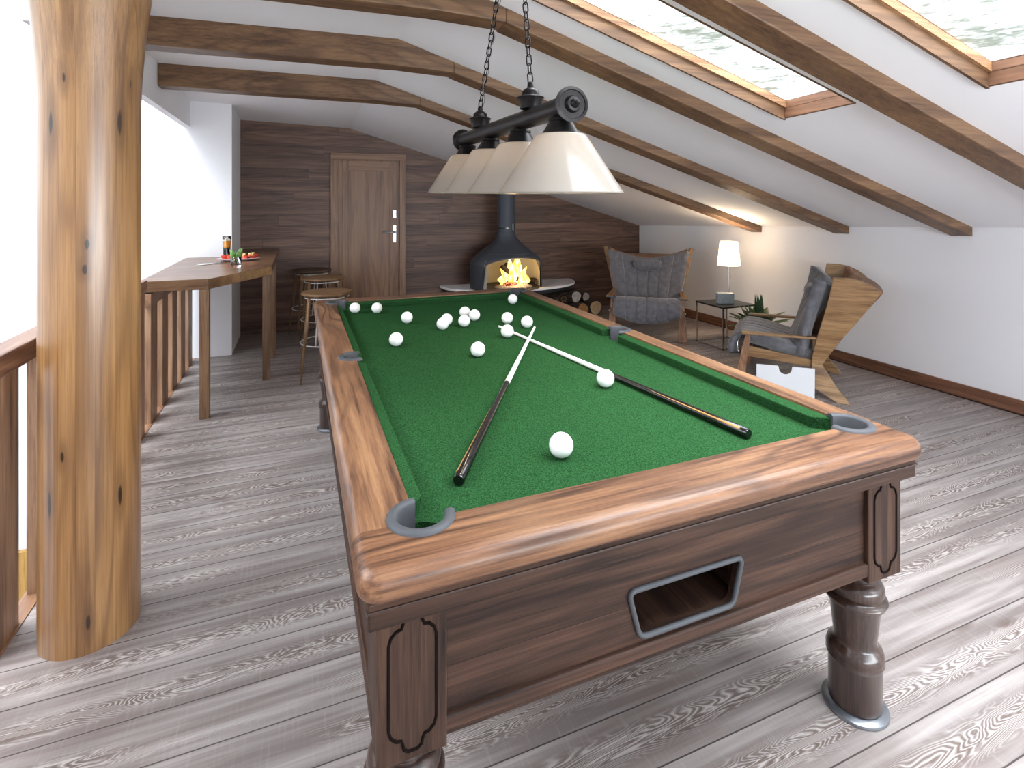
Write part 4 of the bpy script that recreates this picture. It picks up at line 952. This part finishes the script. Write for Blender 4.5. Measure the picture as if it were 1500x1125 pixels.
pl = bpy.data.lights.new('table_lamp_light', 'POINT'); pl.energy = 10; pl.color = (1, .78, .52); pl.shadow_soft_size = .06
lo = bpy.data.objects.new('table_lamp_light', pl); COL.objects.link(lo); lo.location = (lp[0], lp[1], h+.56)
m = T(4.155, 4.42, h) @ Matrix.Rotation(-.38, 4, 'Z')
bm = B(); box(bm, -.088, .088, -.03, .03, .001, .115, m); o = obj('stone_block', bm, CONC, bevel=.012, bseg=3); tag(o, 'small pale grey stone block standing in front of the lamp', 'block')
# plant
pp = (4.24, 4.06)
t = thing('potted_plant', 'dark green leafy plant in a low pot behind the right armchair', 'plant', (pp[0], pp[1], 0))
bm = B(); lathe(bm, [(.09, 0), (.12, .22), (.125, .225), (.112, .225), (.10, .19), (.001, .19)], (pp[0], pp[1], 0), 32); obj('pot', bm, POTM, t, auto=.8)
bm = B(); lathe(bm, [(.105, .18), (.001, .20)], (pp[0], pp[1], 0), 20); obj('soil', bm, SOIL, t)
random.seed(2)
for k in range(34):
    a = k*2.39996; el = .55+.9*((k*7) % 10)/10; L_ = .34+.12*random.random(); bm = B()
    leaf(bm, (pp[0]+.02*math.cos(a), pp[1]+.02*math.sin(a), .21), (math.cos(a)*math.cos(el), math.sin(a)*math.cos(el), math.sin(el)), L_, .075, .34, 8)
    o = obj('leaf', bm, LEAF, t, smooth=True)
bm = B()
for k in range(5):
    a = k*2*PI/5; leaf(bm, (pp[0]+.012*math.cos(a), pp[1]+.012*math.sin(a), .24), (math.cos(a)*.06, math.sin(a)*.06, 1), .35, .05, 0, 6, a)
obj('central_shoot', bm, LEAF2, t, smooth=True)
# magazine rack
t = thing('magazine_rack', 'white plastic magazine rack with half round cut out, beside the chair', 'magazine rack', (3.52, 3.12, 0))
R0, R1 = Vector((3.645, 2.955)), Vector((3.335, 3.215)); dx = (R1-R0).normalized(); W_ = (R1-R0).length; nrm = Vector((dx.y, -dx.x))
if nrm.y > 0: nrm = -nrm
def panel(bm, off0, off1, H, cut=True, th=.004):
    c = W_/2; pts = [(0, 0), (W_, 0), (W_, H)]
    if cut: pts += [(c+.048, H)]+[(c+.045*math.cos(a), H-.018-.045*math.sin(a)) for a in [PI*i/14 for i in range(15)]]+[(c-.048, H)]
    pts += [(0, H)]
    def P(s, z, o_): o_ = o_+off0+(off1-off0)*z/H; return Vector((R0.x+dx.x*s+nrm.x*o_, R0.y+dx.y*s+nrm.y*o_, z+.004))
    a = [bm.verts.new(P(s, z, 0)) for s, z in pts]; b = [bm.verts.new(P(s, z, th)) for s, z in pts]; n = len(pts)
    bm.faces.new(a[::-1]); bm.faces.new(b)
    for i in range(n): bm.faces.new((a[i], a[(i+1) % n], b[(i+1) % n], b[i]))
bm = B(); panel(bm, .0, .012, .235); obj('front_panel', bm, ACRYL, t)
bm = B(); panel(bm, -.13, -.15, .10, False); obj('rear_panel', bm, ACRYL, t)
bm = B(); prism(bm, [R0+nrm*.004, R1+nrm*.004, R1-nrm*.134, R0-nrm*.134], .0, .006); obj('rack_base', bm, ACRYL, t)
bm = B()
prism(bm, [R0-nrm*.03+dx*.02, R1-nrm*.03-dx*.02, R1-nrm*.05-dx*.02, R0-nrm*.05+dx*.02], .007, .12); tag(obj('magazine', bm, PAPER), 'white magazine standing in the plastic rack', 'magazine')
